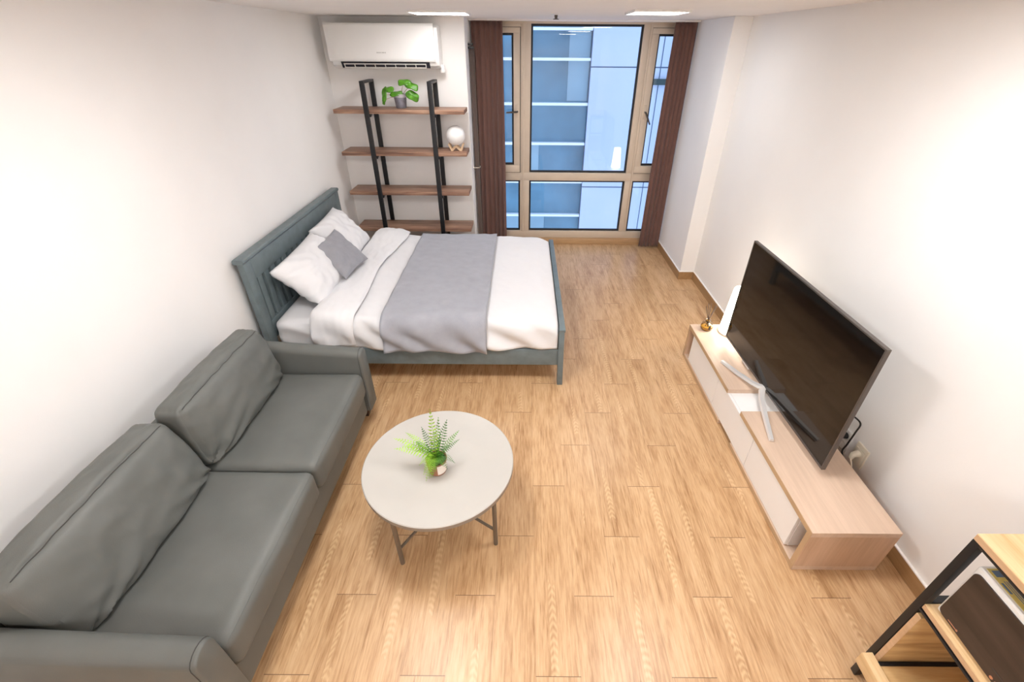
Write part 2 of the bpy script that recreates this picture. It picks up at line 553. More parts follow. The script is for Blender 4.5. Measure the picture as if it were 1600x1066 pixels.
def pane(x0, x1, z0, z1, y=5.335, parent=win):
    g = MB()
    w = .019
    g.box(x0, x1, y - .012, y + .012, z0, z0 + w); g.box(x0, x1, y - .012, y + .012, z1 - w, z1)
    g.box(x0, x0 + w, y - .012, y + .012, z0 + w, z1 - w); g.box(x1 - w, x1, y - .012, y + .012, z0 + w, z1 - w)
    go = g.build('gasket', M['gasket'], parent, smooth=False)
    p = MB().grid(lambda i, j: V(x0 + w + (x1 - x0 - 2 * w) * i, y, z0 + w + (z1 - z0 - 2 * w) * j), 2, 2)
    return go
def glass(x0, x1, z0, z1, y=5.335, parent=win):
    pane(x0, x1, z0, z1, y, parent)
    b = MB()
    b.grid(lambda i, j: V(x0 + .012 + (x1 - x0 - .024) * i, y, z0 + .012 + (z1 - z0 - .024) * j), 2, 2)
    b.build('glass_pane', M['glass'], parent, smooth=False)
glass(.052, 1.150, .828, 2.215)
glass(.052, 1.150, .146, .742)
glass(XA + .04, -.054, .146, .742)
glass(1.236, XB - .04, .146, .742)

def sash(x0, x1, hinge_right):
    s = MB()
    z0, z1, w = .836, 2.185, .066
    yo = Y0 - .022
    s.box(x0, x1, yo, Y1, z0, z0 + w + .01, .003); s.box(x0, x1, yo, Y1, z1 - w + .02, z1, .003)
    s.box(x0, x0 + w, yo, Y1, z0 + w + .01, z1 - w + .02, .003); s.box(x1 - w, x1, yo, Y1, z0 + w + .01, z1 - w + .02, .003)
    o = s.build('casement_sash', M['winframe'], win)
    glass(x0 + w, x1 - w, z0 + w + .01, z1 - w + .02, 5.325, o)
    # gap round the sash
    g = MB()
    for q in ((x0 - .007, x1 + .007, z0 - .007, z0), (x0 - .007, x1 + .007, z1, z1 + .004), (x0 - .007, x0, z0, z1), (x1, x1 + .007, z0, z1)):
        g.box(q[0], q[1], Y0 - .002, Y0 + .002, q[2], q[3])
    g.build('rebate', M['seam'], o, smooth=False)
    return o
s1 = sash(XA + .04, -.056, True)
s2 = sash(1.232, XB - .04, False)
hx = -.083
h = MB().box(hx - .014, hx + .014, Y0 - .034, Y0 - .022, 1.39, 1.52, .004)
hb = h.build('handle_plate', M['winframe'], s1)
MB().tube([(hx, Y0 - .03, 1.455), (hx, Y0 - .075, 1.455), (hx - .01, Y0 - .082, 1.455), (hx - .115, Y0 - .085, 1.448)], [.009, .009, .010, .008], 10).build('handle', M['handle_metal'], s1)
hx = 1.262
MB().box(hx - .014, hx + .014, Y0 - .034, Y0 - .022, 1.39, 1.52, .004).build('handle_plate', M['winframe'], s2)
MB().tube([(hx, Y0 - .03, 1.455), (hx, Y0 - .075, 1.455), (hx + .006, Y0 - .082, 1.445), (hx + .055, Y0 - .085, 1.345)], [.009, .009, .010, .008], 10).build('handle', M['handle_metal'], s2)

# ------------------------------------------------------------------ building across the lane
bl = thing('office_building', 'blue glass facade with white ledges seen through the window', 'building', (0.5, 9.2, -3.0))
FX = 1.112
MB().box(-3.5, FX, 9.10, 9.5, -3, 5).build('glass_facade', M['fac_glass'], bl, smooth=False)
for (x0, x1, z0, z1) in ((.74, 1.10, 1.20, 1.82), (.74, 1.10, 1.86, 2.26), (-.2, .26, -.18, .46), (-.4, .40, -1.5, -.88)):
    MB().box(x0, x1, 9.085, 9.10, z0, z1).build('lit_glazing', M['fac_glass_lit'], bl, smooth=False)  # lit look is put into a paler glass colour, no emission
z = 2.262
for zz, dx in ((3.6, 0), (2.92, 0), (2.262, 0.0), (1.835, 0.0), (1.152, .02), (.492, .0), (-.20, .02), (-.862, 0.0), (-1.55, 0), (-2.2, 0)):
    MB().box(-3.5, FX + dx, 9.00, 9.12, zz - .02, zz + .022, .004).build('ledge', M['fac_ledge'], bl, smooth=False)
xs = [FX, 2.312, 3.52, 4.72]
zs = [-3, -.28, 1.728, 3.74, 5]
for i in range(3):
    for j in range(4):
        MB().box(xs[i] + .008, xs[i + 1] - .008, 8.97, 9.5, zs[j] + .010, zs[j + 1] - .010, .004).build('cladding_panel', M['fac_panel'], bl, smooth=False)
MB().box(FX + .003, 4.9, 8.985, 9.2, -3, 5).build('joint_backing', M['fac_seam'], bl, smooth=False)
MB().box(2.20, 2.75, 8.90, 8.97, 1.47, 1.56, .004).build('facade_bar', M['fac_bar'], bl, smooth=False)  # dark green bar across the cladding

# ------------------------------------------------------------------ curtains
def curtain(name, label, xt0, xt1, xb0, xb1, folds, seed, amp=.019, yc=5.15):
    root = thing(name, label, 'curtain', ((xb0 + xb1) / 2, yc, 0.02), 'brown curtains at the window')
    nu, nv = folds * 16 + 1, 36
    zt, zb = ZC - .014, 0.02
    def P(i, j):
        u = i / (nu - 1); w = j / (nv - 1)
        z = zt + (zb - zt) * w
        x0 = xt0 + (xb0 - xt0) * w; x1 = xt1 + (xb1 - xt1) * w
        uu = u + .012 * sin(2 * pi * (u * 1.7 + w * .6) + seed) * (0.3 + w)
        ph = 2 * pi * folds * uu + .7 * w * sin(seed + u * 6)
        x = x0 + (x1 - x0) * u + .004 * sin(2 * ph)
        a = amp * (0.65 + .45 * w) * (.8 + .3 * sin(seed + u * 9))
        y = yc + a * (sin(ph) + .22 * sin(2 * ph + seed)) + .010 * w * nz(x * 4, z * 1.6, seed)
        return V(min(max(x, XS + .008), XP - .008), y, z)
    b = MB(); b.grid(P, nu, nv)
    o = b.build('cloth', M['curtain'], root, recalc=False)
    sd = o.modifiers.new('thickness', 'SOLIDIFY'); sd.thickness = .003
    return root
cl = curtain('window_curtain', 'brown curtain gathered at the window end beside the shelf wall', -.522, -.222, -.520, -.214, 6, 1.3)
curtain('window_curtain', 'brown curtain gathered at the window end beside the pier', 1.405, 1.612, 1.376, 1.612, 5, 4.1)
# flat side edge of the left curtain folded round the wall corner
e = MB()
def EP(i, j):
    w = j / 19
    zz = 2.03 + (.02 - 2.03) * w
    x0 = XS + .010
    return V(x0 + i * .012 + .004 * w, 4.985 + .022 * i + .004 * sin(9 * w + i), zz)
e.grid(EP, 4, 20)
o = e.build('side_edge', M['curtain_edge'], cl, recalc=False)
o.modifiers.new('thickness', 'SOLIDIFY').thickness = .004
k = thing('curtain_clip', 'small dark clip on the wall edge holding the curtain side', 'clip', (XS + .02, 4.97, 2.03))
MB().box(XS, XS + .045, 4.955, 5.02, 2.035, 2.055, .003).build('upper_jaw', M['blackplastic'], k)
MB().box(XS, XS + .050, 4.955, 5.02, 2.008, 2.026, .003).build('lower_jaw', M['blackplastic'], k)
k = thing('tieback_hook', 'small pale metal tieback hook on the wall edge by the curtain', 'hook', (XS, 4.95, .955))
MB().lathe(0, 0, [(0, 0), (.018, 0), (.018, .006), (0, .006)], 20).build('rosette', M['chrome'], k)
for v in k.children[0].data.vertices:
    v.co = V(v.co.z + .006, v.co.y, v.co.x) + V(0, 0, 0) if False else Matrix.Rotation(pi / 2, 3, 'Y') @ (v.co + world_loc(k)) 
MB().tube([(XS, 4.95, .955), (XS + .05, 4.95, .955), (XS + .065, 4.95, .958), (XS + .068, 4.95, .975)], .006, 10).build('arm', M['chrome'], k)

# ------------------------------------------------------------------ ceiling lights and sprinkler
def ceiling_light(label, x0, x1, y0, y1, m='panel_light'):
    t = thing('ceiling_light', label, 'ceiling light', ((x0 + x1) / 2, (y0 + y1) / 2, ZC))
    b = MB()
    z0, z1, w = ZC - .014, ZC, .010
    b.box(x0, x1, y0, y0 + w, z0, z1); b.box(x0, x1, y1 - w, y1, z0, z1)
    b.box(x0, x0 + w, y0 + w, y1 - w, z0, z1); b.box(x1 - w, x1, y0 + w, y1 - w, z0, z1)
    b.build('frame', M['whiteplastic'], t, smooth=False)
    MB().box(x0 + w, x1 - w, y0 + w, y1 - w, ZC - .011, ZC - .001).build('diffuser', M[m], t, smooth=False)
    return t
ceiling_light('flat lit ceiling panel near the air conditioner', -.83, -.42, 3.86, 4.20, 'panel_soft')
ceiling_light('flat lit ceiling panel near the window pier', .71, 1.08, 3.62, 3.98, 'panel_soft')
ceiling_light('flat lit ceiling panel above the sofa, outside the photograph', -.83, -.42, 1.3, 1.78)
ceiling_light('flat lit ceiling panel above the television, outside the photograph', .71, 1.08, 1.3, 1.73)
ceiling_light('added unseen fill panel on the ceiling behind the camera by the left wall', -.83, -.42, -1.3, -.8)  # this pair is added out of view as fill for the near walls
ceiling_light('added unseen fill panel on the ceiling behind the camera by the right wall', .71, 1.08, -1.3, -.8)

t = thing('sprinkler_head', 'small dark sprinkler head on the ceiling between the two panels', 'sprinkler', (.226, 4.15, ZC))
MB().lathe(.226, 4.15, [(0, ZC), (.040, ZC), (.040, ZC - .006), (.016, ZC - .010), (0, ZC - .010)], 20).build('escutcheon', M['whiteplastic'], t)
MB().lathe(.226, 4.15, [(0, ZC - .010), (.013, ZC - .010), (.010, ZC - .032), (.022, ZC - .034), (.022, ZC - .038), (0, ZC - .038)], 16).build('deflector', M['handle_metal'], t)

# ------------------------------------------------------------------ air conditioner
t = thing('air_conditioner', 'white wall mounted air conditioner above the shelf unit', 'air conditioner', (-1.24, 4.75, 1.86))
ax0, ax1 = -1.685, -.745
MB().prism([(4.75, 2.172), (4.60, 2.178), (4.555, 2.160), (4.545, 1.93), (4.565, 1.885), (4.62, 1.862), (4.75, 1.855)], 'x', ax0 + .012, ax1, .006).build('body', M['whiteplastic'], t)
MB().prism([(4.60, 2.192), (4.535, 2.186), (4.528, 2.170), (4.522, 1.935), (4.532, 1.915), (4.552, 1.915), (4.552, 2.178), (4.60, 2.182)], 'x', ax0, ax1 - .028, .003).build('front_panel', M['whiteplastic'], t)
MB().prism([(4.5465, 1.912), (4.552, 1.912), (4.5745, 1.868), (4.569, 1.866), (4.5445, 1.905)], 'x', ax0 + .09, ax1 - .085).build('air_outlet', M['vent_dark'], t, smooth=False)
def out_pt(s):   # along the slanted outlet, s=0 top .. 1 bottom, slightly proud
    return (4.5425 + .0255 * s, 1.912 - .046 * s)
for i in range(9):
    x = ax0 + .115 + i * (ax1 - ax0 - .235) / 8
    a0, a1 = out_pt(.30), out_pt(.85)
    MB().prism([(a0[0] - .003, a0[1]), (a1[0] - .003, a1[1]), (a1[0] + .004, a1[1]), (a0[0] + .004, a0[1])], 'x', x - .004, x + .004).build('vane', M['louver'], t, smooth=False)
for s in (.36, .95):
    a = out_pt(s)
    MB().box(ax0 + .11, ax1 - .118, a[0] - .005, a[0] + .003, a[1] - .003, a[1] + .005).build('louver', M['louver'], t, smooth=False)
b = MB()
for i, wd in enumerate((.010, .008, .009, .006, .010, .008, .009)):
    b.box(-1.268 + i * .0115, -1.268 + i * .0115 + wd * .8, 4.5205, 4.5245, 1.976, 1.984)
b.build('logo_mark', M['grey_mark'], t, smooth=False)
MB().lathe(-.742, 4.66, [(0, 1.83), (.022, 1.832), (.024, 1.84), (.024, 1.88), (.018, 1.892), (0, 1.894)], 16).build('pipe_cover', M['whiteplastic'], t)

# ------------------------------------------------------------------ open shelf unit
t = thing('shelf_unit', 'open shelf unit with black metal uprights and four walnut boards', 'shelf unit', (-1.13, 4.58, 0))
def upright(xc):
    b = MB()
    x0, x1 = xc - .021, xc + .021
    b.box(x0, x1, 4.425, 4.445, 0, 1.775, .002)
    b.box(x0, x1, 4.705, 4.725, 0, 1.775, .002)
    b.box(x0, x1, 4.445, 4.705, 1.755, 1.775, .002)
    b.box(x0, x1, 4.445, 4.705, 0, .02, .002)
    return b.build('upright_frame', M['black'], t)
for xc in (-1.412, -.829):
    up = upright(xc)
SH = (1.553, 1.198, .835, .470)      # top faces
for zt in SH:
    MB().box(-1.712, -.545, 4.447, 4.703, zt - .034, zt, .002).build('shelf_board', M['walnut'], t)
b_ = []
for xc in (-1.412, -.829):
    for zt in SH:
        MB().prism([(4.445, zt - .034), (4.445, zt - .060), (4.452, zt - .060), (4.505, zt - .040), (4.505, zt - .034)], 'x', xc - .004 + .017, xc + .030, 0).build('bracket', M['black'], t, smooth=False)

# pot plant with round leaves
px, py, pz = -1.132, 4.585, SH[0]
t = thing('potted_plant', 'small grey pot with round leafed green plant on the top shelf', 'plant', (px, py, pz))
MB().lathe(px, py, [(0, pz), (.042, pz), (.046, pz + .004), (.057, pz + .098), (.052, pz + .098), (.050, pz + .085), (0, pz + .085)], 28).build('pot', M['zinc'], t)
MB().lathe(px, py, [(.0572, pz + .088), (.060, pz + .088), (.063, pz + .114), (.0565, pz + .114), (.0555, pz + .088)], 28).build('pot_rim', M['zinc_lite'], t)
MB().lathe(px, py, [(0, pz + .097), (.054, pz + .094)], 20).build('soil', M['soil'], t)
def leaf_disc(cx, cy, cz, rx, rz, nrm, roll, cup):
    """round lobed leaf around a centre, facing nrm"""
    b = MB()
    n = Vector(nrm).normalized()
    a = V(0, 0, 1).cross(n).normalized(); c = n.cross(a)
    R = Matrix.Rotation(roll, 3, n)
    a, c = R @ a, R @ c
    N = 26
    def P(i, j):
        r = j / 5
        an = 2 * pi * i / N
        k = 1 + .05 * sin(5 * an + cx * 40) - (.30 * max(0, cos(an + pi / 2)) ** 8)
        q = (a * cos(an) * rx * r * k + c * sin(an) * rz * r * k) * 1.14
        return V(cx, cy, cz) + q + n * (-cup * r * r + .006 * sin(3 * an) * r)
    b.grid(P, N, 6, closed_u=True)
    o = b.build('leaf', M['pilea'], t, recalc=False)
    o.modifiers.new('thickness', 'SOLIDIFY').thickness = .002
    return o
LV = [(-1.064, 4.52, 1.765, .052, .034, (0, -.7, .7), 0, .012),
      (-1.000, 4.51, 1.738, .052, .036, (.25, -.7, .65), -.45, .012),
      (-1.000, 4.50, 1.658, .052, .038, (.3, -.9, .25), -.5, .014),
      (-1.222, 4.51, 1.712, .052, .034, (-.3, -.65, .75), .25, .018),
      (-1.262, 4.51, 1.664, .028, .060, (-.6, -.8, .25), -.15, .012),
      (-1.270, 4.51, 1.622, .016, .040, (-.6, -.8, .1), -.30, .008),
      (-1.150, 4.53, 1.675, .050, .026, (0, -.75, .65), .15, .010)]
for L in LV: leaf_disc(*L)
for L in LV:
    p0 = V(px + (L[0] - px) * .12, py - .005, pz + .09); p1 = V(L[0], L[1] + .004, L[2] - .003)
    mid = (p0 + p1) / 2 + V((L[0] - px) * -.10, 0, .02)
    pts = [p0 * (1 - s) ** 2 + mid * 2 * s * (1 - s) + p1 * s * s for s in [i / 8 for i in range(9)]]
    MB().tube(pts, .0028, 6).build('stem', M['stem'], t)

# moon lamp on a small wooden stand
mx, my, mz = -.652, 4.565, SH[1]
t = thing('moon_lamp', 'white globe lamp on a crossed wooden stand on the second shelf', 'lamp', (mx, my, mz))
b = MB()
R = .086
for i in range(1): b.lathe(mx, my, [(R * sin(pi * q / 24), mz + .045 + R - R * cos(pi * q / 24)) for q in range(25)], 40)
b.build('globe', M['globe'], t)
b = MB()
for (dx, dy, s) in ((0, -.030, 1), (0, .030, 1)):
    yy = my + dy
    b.prism([(mx - .075, mz + .060), (mx - .048, mz), (mx - .030, mz), (mx, mz + .030), (mx + .034, mz), (mx + .055, mz), (mx + .075, mz + .060), (mx + .060, mz + .062), (mx + .044, mz + .020), (mx, mz + .050), (mx - .040, mz + .020), (mx - .060, mz + .062)], 'y', yy - .007, yy + .007)
b.box(mx - .010, mx + .010, my - .03, my + .03, mz + .030, mz + .046)
b.build('wooden_stand', M['palewood'], t)

# ------------------------------------------------------------------ bed frame
BX0, BX1, BY0, BY1 = -1.762, .290, 2.52, 4.165
t = thing('slatted_bed', 'slate blue wooden bed frame with slatted headboard', 'bed', (-.73, 3.34, 0))
hb = bpy.data.objects.new('headboard', None); hb.parent = t; COL.objects.link(hb)
HX0, HX1 = -1.752, -1.712
for y in (BY0, BY1 - .085):
    MB().box(HX0, HX1, y, y + .085, 0, .915, .003).build('post', M['slate'], hb)
MB().box(HX0, HX1, BY0 + .085, BY1 - .085, .785, .915, .003).build('top_rail', M['slate'], hb)
MB().box(HX0, HX1, BY0 + .085, BY1 - .085, .34, .47, .003).build('bottom_rail', M['slate'], hb)
MB().prism([(-1.772, .920), (-1.772, .938), (-1.766, .945), (-1.710, .945), (-1.703, .938), (-1.703, .926), (-1.712, .914), (-1.752, .914)], 'y', BY0 - .006, BY1 + .004).build('cap_rail', M['slate'], hb)
MB().box(HX0 + .002, HX0 + .006, BY0 + .080, BY1 - .080, .460, .795).build('back_panel', M['slate'], hb, smooth=False)
NS = 17
for i in range(NS):
    w = (BY1 - BY0 - .17) / NS
    y = BY0 + .085 + i * w
    MB().box(HX0 + .008, HX1 - .003, y + .016, y + w - .016, .465, .790, .003).build('slat', M['slate'], hb)
MB().box(-1.712, .245, BY0 + .010, BY0 + .036, .168, .298, .003).build('side_rail', M['slate'], t)
MB().box(-1.712, .245, BY1 - .036, BY1 - .010, .168, .298, .003).build('side_rail', M['slate'], t)
for y in (BY0 - .004, BY1 - .050):
    MB().prism([(.243, 0), (.281, 0), (.274, .462), (.236, .462)], 'y', y, y + .054, .003).build('leg', M['slate'], t)
MB().box(.243, .268, BY0 + .05, BY1 - .05, .168, .440, .003).build('footboard', M['slate'], t)
MB().box(.241, .280, BY0 - .006, BY1 + .006, .446, .466, .004).build('footboard_cap', M['slate'], t)
for i in range(10):
    x = -1.6 + i * .19
    MB().box(x, x + .08, BY0 + .036, BY1 - .036, .215, .235).build('bed_slat', M['palewood'], t, smooth=False)

# mattress with fitted sheet
def soft_fn(cx, cy, cz, hx, hy, hz, r, puff=(0, 0, 0), extra=None, edge=None):
    def fn(u, v, w):
        P = [u * hx, v * hy, w * hz]
        H = [hx, hy, hz]
        q = [max(-(H[i] - r), min(H[i] - r, P[i])) for i in range(3)]
        d = V(*[P[i] - q[i] for i in range(3)])
        if d.length > 1e-9:
            d = d.normalized() * r
        p = V(*q) + d
        uvw = (u, v, w)
        for i in range(3):
            if puff[i]:
                a, b = uvw[(i + 1) % 3], uvw[(i + 2) % 3]
                p[i] += uvw[i] * puff[i] * (1 - a * a) * (1 - b * b)
        p += V(cx, cy, cz)
        if extra: p = extra(p, u, v, w)
        return p
    return fn
def sheet_wr(p, u, v, w):
    k = .012 * nz(p.x * 7 + p.z * 16, p.y * 3, p.z * 9) if abs(v) > .8 else .003 * nz(p.x * 4, p.y * 4, 0)
    return p + V(0, -k if v < 0 else k, k * .6)
b = MB()
b.cube_map(soft_fn(-.728, 3.342, .356, .968, .775, .119, .055, extra=sheet_wr), 40)
tag(b.build('mattress', M['linen']), 'white sheeted mattress showing at the head end of the bed', 'mattress')

# duvet and runner share one lying surface
DX0, DX1 = -1.385, .232
YF, YNr = 4.155, 2.532       # outer planes of the hanging sides
def duvet_edge(s):           # wavy left edge along the bed
    return DX0 + .018 * sin(s * 5.1 + 1) + .012 * sin(s * 11)
def top_z(x, y):
    z = .518 + .010 * nz(x * 2.3, y * 2.3, 3.1) + .005 * nz(x * 6, y * 5, 7.7)
    # quilt is puffier at the folded head edge
    d = (x - DX0)
    z += .022 * math.exp(-((d - .12) / .16) ** 2)
    z += .045 * math.exp(-((x + 1.28) / .17) ** 2 - ((y - 3.93) / .20) ** 2)
    # goes down towards the footboard
    if x > .10: z -= .050 * ((x - .10) / .14) ** 2
    return z
def lay(x, s, off):
    """s: 0 far hem .. 1 near hem; returns the point on the bed cover"""
    zh_f, zh_n = .36, .303
    r = .07
    zt = .50
    Lf = zt - r - zh_f; Ln = zt - r - zh_n
    Lt = (YF - r) - (YNr + r)
    q = pi * r / 2
    tot = Lf + q + Lt + q + Ln
    a = s * tot
    wob = .5 + .5 * nz(x * 3, s * 4, 1.7)
    if a < Lf:
        y = YF; z = zh_f + a; n = V(0, 1, 0)
    elif a < Lf + q:
        an = (a - Lf) / r
        y = YF - r + r * cos(an); z = zt - r + r * sin(an); n = V(0, cos(an), sin(an))
    elif a < Lf + q + Lt:
        y = YF - r - (a - Lf - q); z = zt; n = V(0, 0, 1)
    elif a < Lf + 2 * q + Lt:
        an = (a - Lf - q - Lt) / r
        y = YNr + r - r * sin(an); z = zt - r + r * cos(an); n = V(0, -sin(an), cos(an))
    else:
        y = YNr; z = zt - r - (a - Lf - 2 * q - Lt); n = V(0, -1, 0)
    # lift the top by the puff map, faded on the sides
    lift = (top_z(x, y) - .50) * max(0.0, n.z) ** .5 if n.z > 0 else 0
    # folds on the hanging side run diagonally
    side = max(0.0, -n.y)
    fold = side * (.024 * sin(x * 21 + z * 34 + 3.0 * nz(x * 3, z * 4, 5)) * (.55 + .8 * nz(x * 2.1, 0, 9)) + .010 * nz(x * 9, z * 9, 2))
    fold += max(0, n.z) * (.005 * nz(x * 9, y * 6, 4) + .003 * nz(x * 22 + y * 9, y * 14, 8))
    inw = max(0.0, (x - .12) / .12) ** 2 * .010
    p = V(x, y, z + lift) + n * (off + fold + .008 * side)
    p.y += inw * (1 if n.y < 0 else -1 if n.y > 0 else 0)
    # the tucked hem undulates
    if side > .9: p.z += .010 * sin(x * 9 + 1.2) * s ** 4 * .7
    return p
b = MB()
NU, NV_ = 110, 120
def DP(i, j):
    s = j / (NV_ - 1)
    x = duvet_edge(s) + (DX1 - duvet_edge(s)) * i / (NU - 1)
    p = lay(x, s, 0.0)
    e = i / (NU - 1)
    if e < .03: p -= V(0, 0, 1) * .03 * (1 - e / .03) ** 2 if .12 < s < .86 else V(0, 0, 0)
    return p
b.grid(DP, NU, NV_)
duv = b.build('duvet', M['linen'], recalc=False)
sd = duv.modifiers.new('thickness', 'SOLIDIFY'); sd.thickness = .022; sd.offset = -1 if False else 1
tag(duv, 'white quilt spread over the bed with its top edge folded back', 'duvet')
# the folded-back band of the quilt
b = MB()
def FP(i, j):
    s = .02 + .955 * j / (NV_ - 1)
    e = i / 27
    x0 = duvet_edge(s) - .012; x1 = duvet_edge(s) + .262 + .016 * sin(s * 9)
    x = x0 + (x1 - x0) * e
    h = .018 * (1 - (2 * e - 1) ** 8) ** .5
    p = lay(x, s, .020 + h + .007 * nz(x * 14, s * 9, 6) + .004 * nz(x * 30, s * 26, 1))
    return p
b.grid(FP, 28, NV_)
fb = b.build('folded_edge', M['linen'], duv, recalc=False)
b = MB()
RX0, RX1 = -.952, -.252
def RP(i, j):
    s = .10 + (.997 - .10) * j / (NV_ - 1)
    x = RX0 + (RX1 - RX0) * i / 44 + .01 * (s - .5)
    p = lay(x, s, .030)
    if j > NV_ - 8: p.z -= .004 * (j - NV_ + 8) / 2
    return p
b.grid(RP, 45, NV_)
rn = b.build('bed_runner', M['greycloth'], recalc=False)
rn.modifiers.new('thickness', 'SOLIDIFY').thickness = .004
tag(rn, 'light grey cloth runner laid across the white quilt', 'bed runner')

# pillows and cushion
def quad_pillow(name, mat, c, thick, sag=.05, seed=0, n=40, wr=.017, pinch=.05):
    """c: corners bottom-left, bottom-right, top-right, top-left"""
    BL, BR, TR, TL = [Vector(p) for p in c]
    nr = (BR - BL).cross(TL - BL).normalized()
    b = MB()
    def P(u, v, side):
        uu, vv = u * 2 - 1, v * 2 - 1
        # concave edges
        cu = uu * (1 - pinch * (1 - vv * vv)) ; cv = vv * (1 - pinch * (1 - uu * uu))
        a, d = (cu + 1) / 2, (cv + 1) / 2
        p = BL * (1 - a) * (1 - d) + BR * a * (1 - d) + TR * a * d + TL * (1 - a) * d
        prof = ((1 - uu ** 4) * (1 - vv ** 4)) ** .62 * (1 - sag * vv)
        h = thick / 2 * prof
        w = wr * (nz(p.x * 8 + seed, p.y * 8, p.z * 8) + .6 * nz(p.x * 19, p.y * 19 + seed, p.z * 19)) * min(1, prof * 2.2)
        rad = wr * .7 * sin(14 * math.atan2(vv, uu) + 3 * nz(uu * 2, vv * 2, seed)) * (uu * uu + vv * vv) * .5 * min(1, prof * 3)
        return p + nr * side * (h + w + rad)
    front = [[None] * (n + 1) for _ in range(n + 1)]
    back = [[None] * (n + 1) for _ in range(n + 1)]
    for i in range(n + 1):
        for j in range(n + 1):
            vtx = b.bm.verts.new(P(i / n, j / n, 1))
            front[i][j] = vtx
            back[i][j] = vtx if i in (0, n) or j in (0, n) else b.bm.verts.new(P(i / n, j / n, -1))
    for i in range(n):
        for j in range(n):
            b.face([front[i][j], front[i + 1][j], front[i + 1][j + 1], front[i][j + 1]])
            b.face([back[i][j], back[i][j + 1], back[i + 1][j + 1], back[i + 1][j]])
    return b.build(name, mat, angle=80)
g = 'white pillows against the headboard'
o = quad_pillow('pillow', M['linen'], [(-1.385, 2.70, .525), (-1.375, 3.36, .535), (-1.640, 3.32, .835), (-1.655, 2.655, .800)], .20, seed=1)
tag(o, 'white pillow leaning on the headboard at the sofa end', 'pillow', g)
o = quad_pillow('pillow', M['linen'], [(-1.395, 3.40, .535), (-1.395, 3.86, .555), (-1.675, 3.90, .850), (-1.665, 3.33, .835)], .19, seed=5)
tag(o, 'white pillow leaning on the headboard at the shelf end', 'pillow', g)
cz_ = quad_pillow('cushion', M['cushion'], [(-1.300, 2.975, .602), (-1.250, 3.350, .606), (-1.520, 3.475, .805), (-1.535, 3.065, .806)], .10, seed=9, wr=.006, pinch=.07)
tag(cz_, 'small light grey cushion leaning on the two white pillows', 'cushion')

# ------------------------------------------------------------------ sofa
SYa, SYb = .680, 2.072      # seat span
SF = -.942                  # seat front
sofa = thing('sofa', 'grey green leather two seat sofa along the left wall', 'sofa', (-1.30, 1.39, 0))
LM = M['leather']
MB().box(-1.66, -.968, .645, 2.088, .12, .29, .02, 3).build('base', LM, sofa)
MB().prism([(-1.715, .14), (-1.60, .14), (-1.590, .42), (-1.612, .600), (-1.635, .625), (-1.670, .620), (-1.710, .50)], 'y', .560, 2.180, .012).build('back_frame', LM, sofa)
ymid = 1.372
def seat(y0, y1, seed):
    def ex(p, u, v, w):
        n = .004 * nz(p.x * 5 + seed, p.y * 5, 0) + .002 * nz(p.x * 16, p.y * 10, seed)
        if w > 0: p = p + V(0, 0, n)
        return p
    fn = soft_fn((-1.50 + SF) / 2, (y0 + y1) / 2, .350, (SF + 1.50) / 2, (y1 - y0) / 2, .084, .042, (0.006, 0, .012), ex)
    MB().cube_map(fn, 30).build('seat_cushion', LM, sofa)
    return fn
for (y0, y1, sd_) in ((SYa - .034, ymid - .002, 1), (ymid + .002, SYb + .02, 5)):
    fn = seat(y0, y1, sd_)
    pts = [fn(.985, v, .93) for v in [-.97 + 1.94 * i / 40 for i in range(41)]]
    MB().tube(pts, .0016, 6).build('front_seam', LM, sofa)

def back_cushion(y0, y1, seed, lean, zt):
    """plump cushion leaning on the back frame, with a boxed top"""
    hy = (y1 - y0) / 2; yc = (y0 + y1) / 2
    zb = .436
    def fn(u, v, w):
        # profile in x: bottom front, top front, rear
        t_ = (w + 1) / 2
        xf = -1.395 + (-1.455 - lean + 1.395) * t_
        xr = -1.590 + (-1.575 - lean + 1.590) * t_
        r = .03
        hx_ = (xf - xr) / 2
        base = soft_fn(0, 0, 0, hx_, hy, (zt - zb) / 2, r)(u, v, w)
        x = (xf + xr) / 2 + base.x
        y = yc + base.y
        z = (zt + zb) / 2 + base.z
        bul = (1 - v ** 4) * (1 - (w * .98 + .02) ** 4)
        if u > 0: x += u * .052 * bul * (1 - .35 * w)
        z += max(0, w) * .022 * (1 - v * v) * (1 - u * u * .5)
        y += (v / max(abs(v), 1e-6)) * abs(v) * -.020 * max(0, w) ** 3       # corners draw in at the top
        # wrinkles radiate from the lower corners
        rr = sqrt((abs(v) - 1.0) ** 2 * 1.4 + (w + .9) ** 2)
        wr = .011 * sin(17 * math.atan2(w + 1.15, (1.08 - abs(v))) + seed) * math.exp(-rr * 1.6)
        wr += .005 * nz(v * 4 + seed, w * 3, 0) + .0035 * nz(v * 9 + seed, w * 4 + 3 * v, 2)
        if u > 0: x += wr * u
        z += .004 * nz(v * 5 + seed, u * 3, 4) * max(0, w)
        return V(x, y, z)
    MB().cube_map(fn, 44).build('back_cushion', LM, sofa)
    pts = [fn(.99, v, .965) for v in [-.95 + 1.9 * i / 60 for i in range(61)]]
    pts = [p + V(.0010, 0, .0010) for p in pts]
    MB().tube(pts, .0016, 6).build('back_seam', M['stitch'], sofa)
back_cushion(SYa - .03, ymid - .01, 1.0, .020, .750)
back_cushion(ymid - .002, SYb - .005, 4.0, -.020, .762)

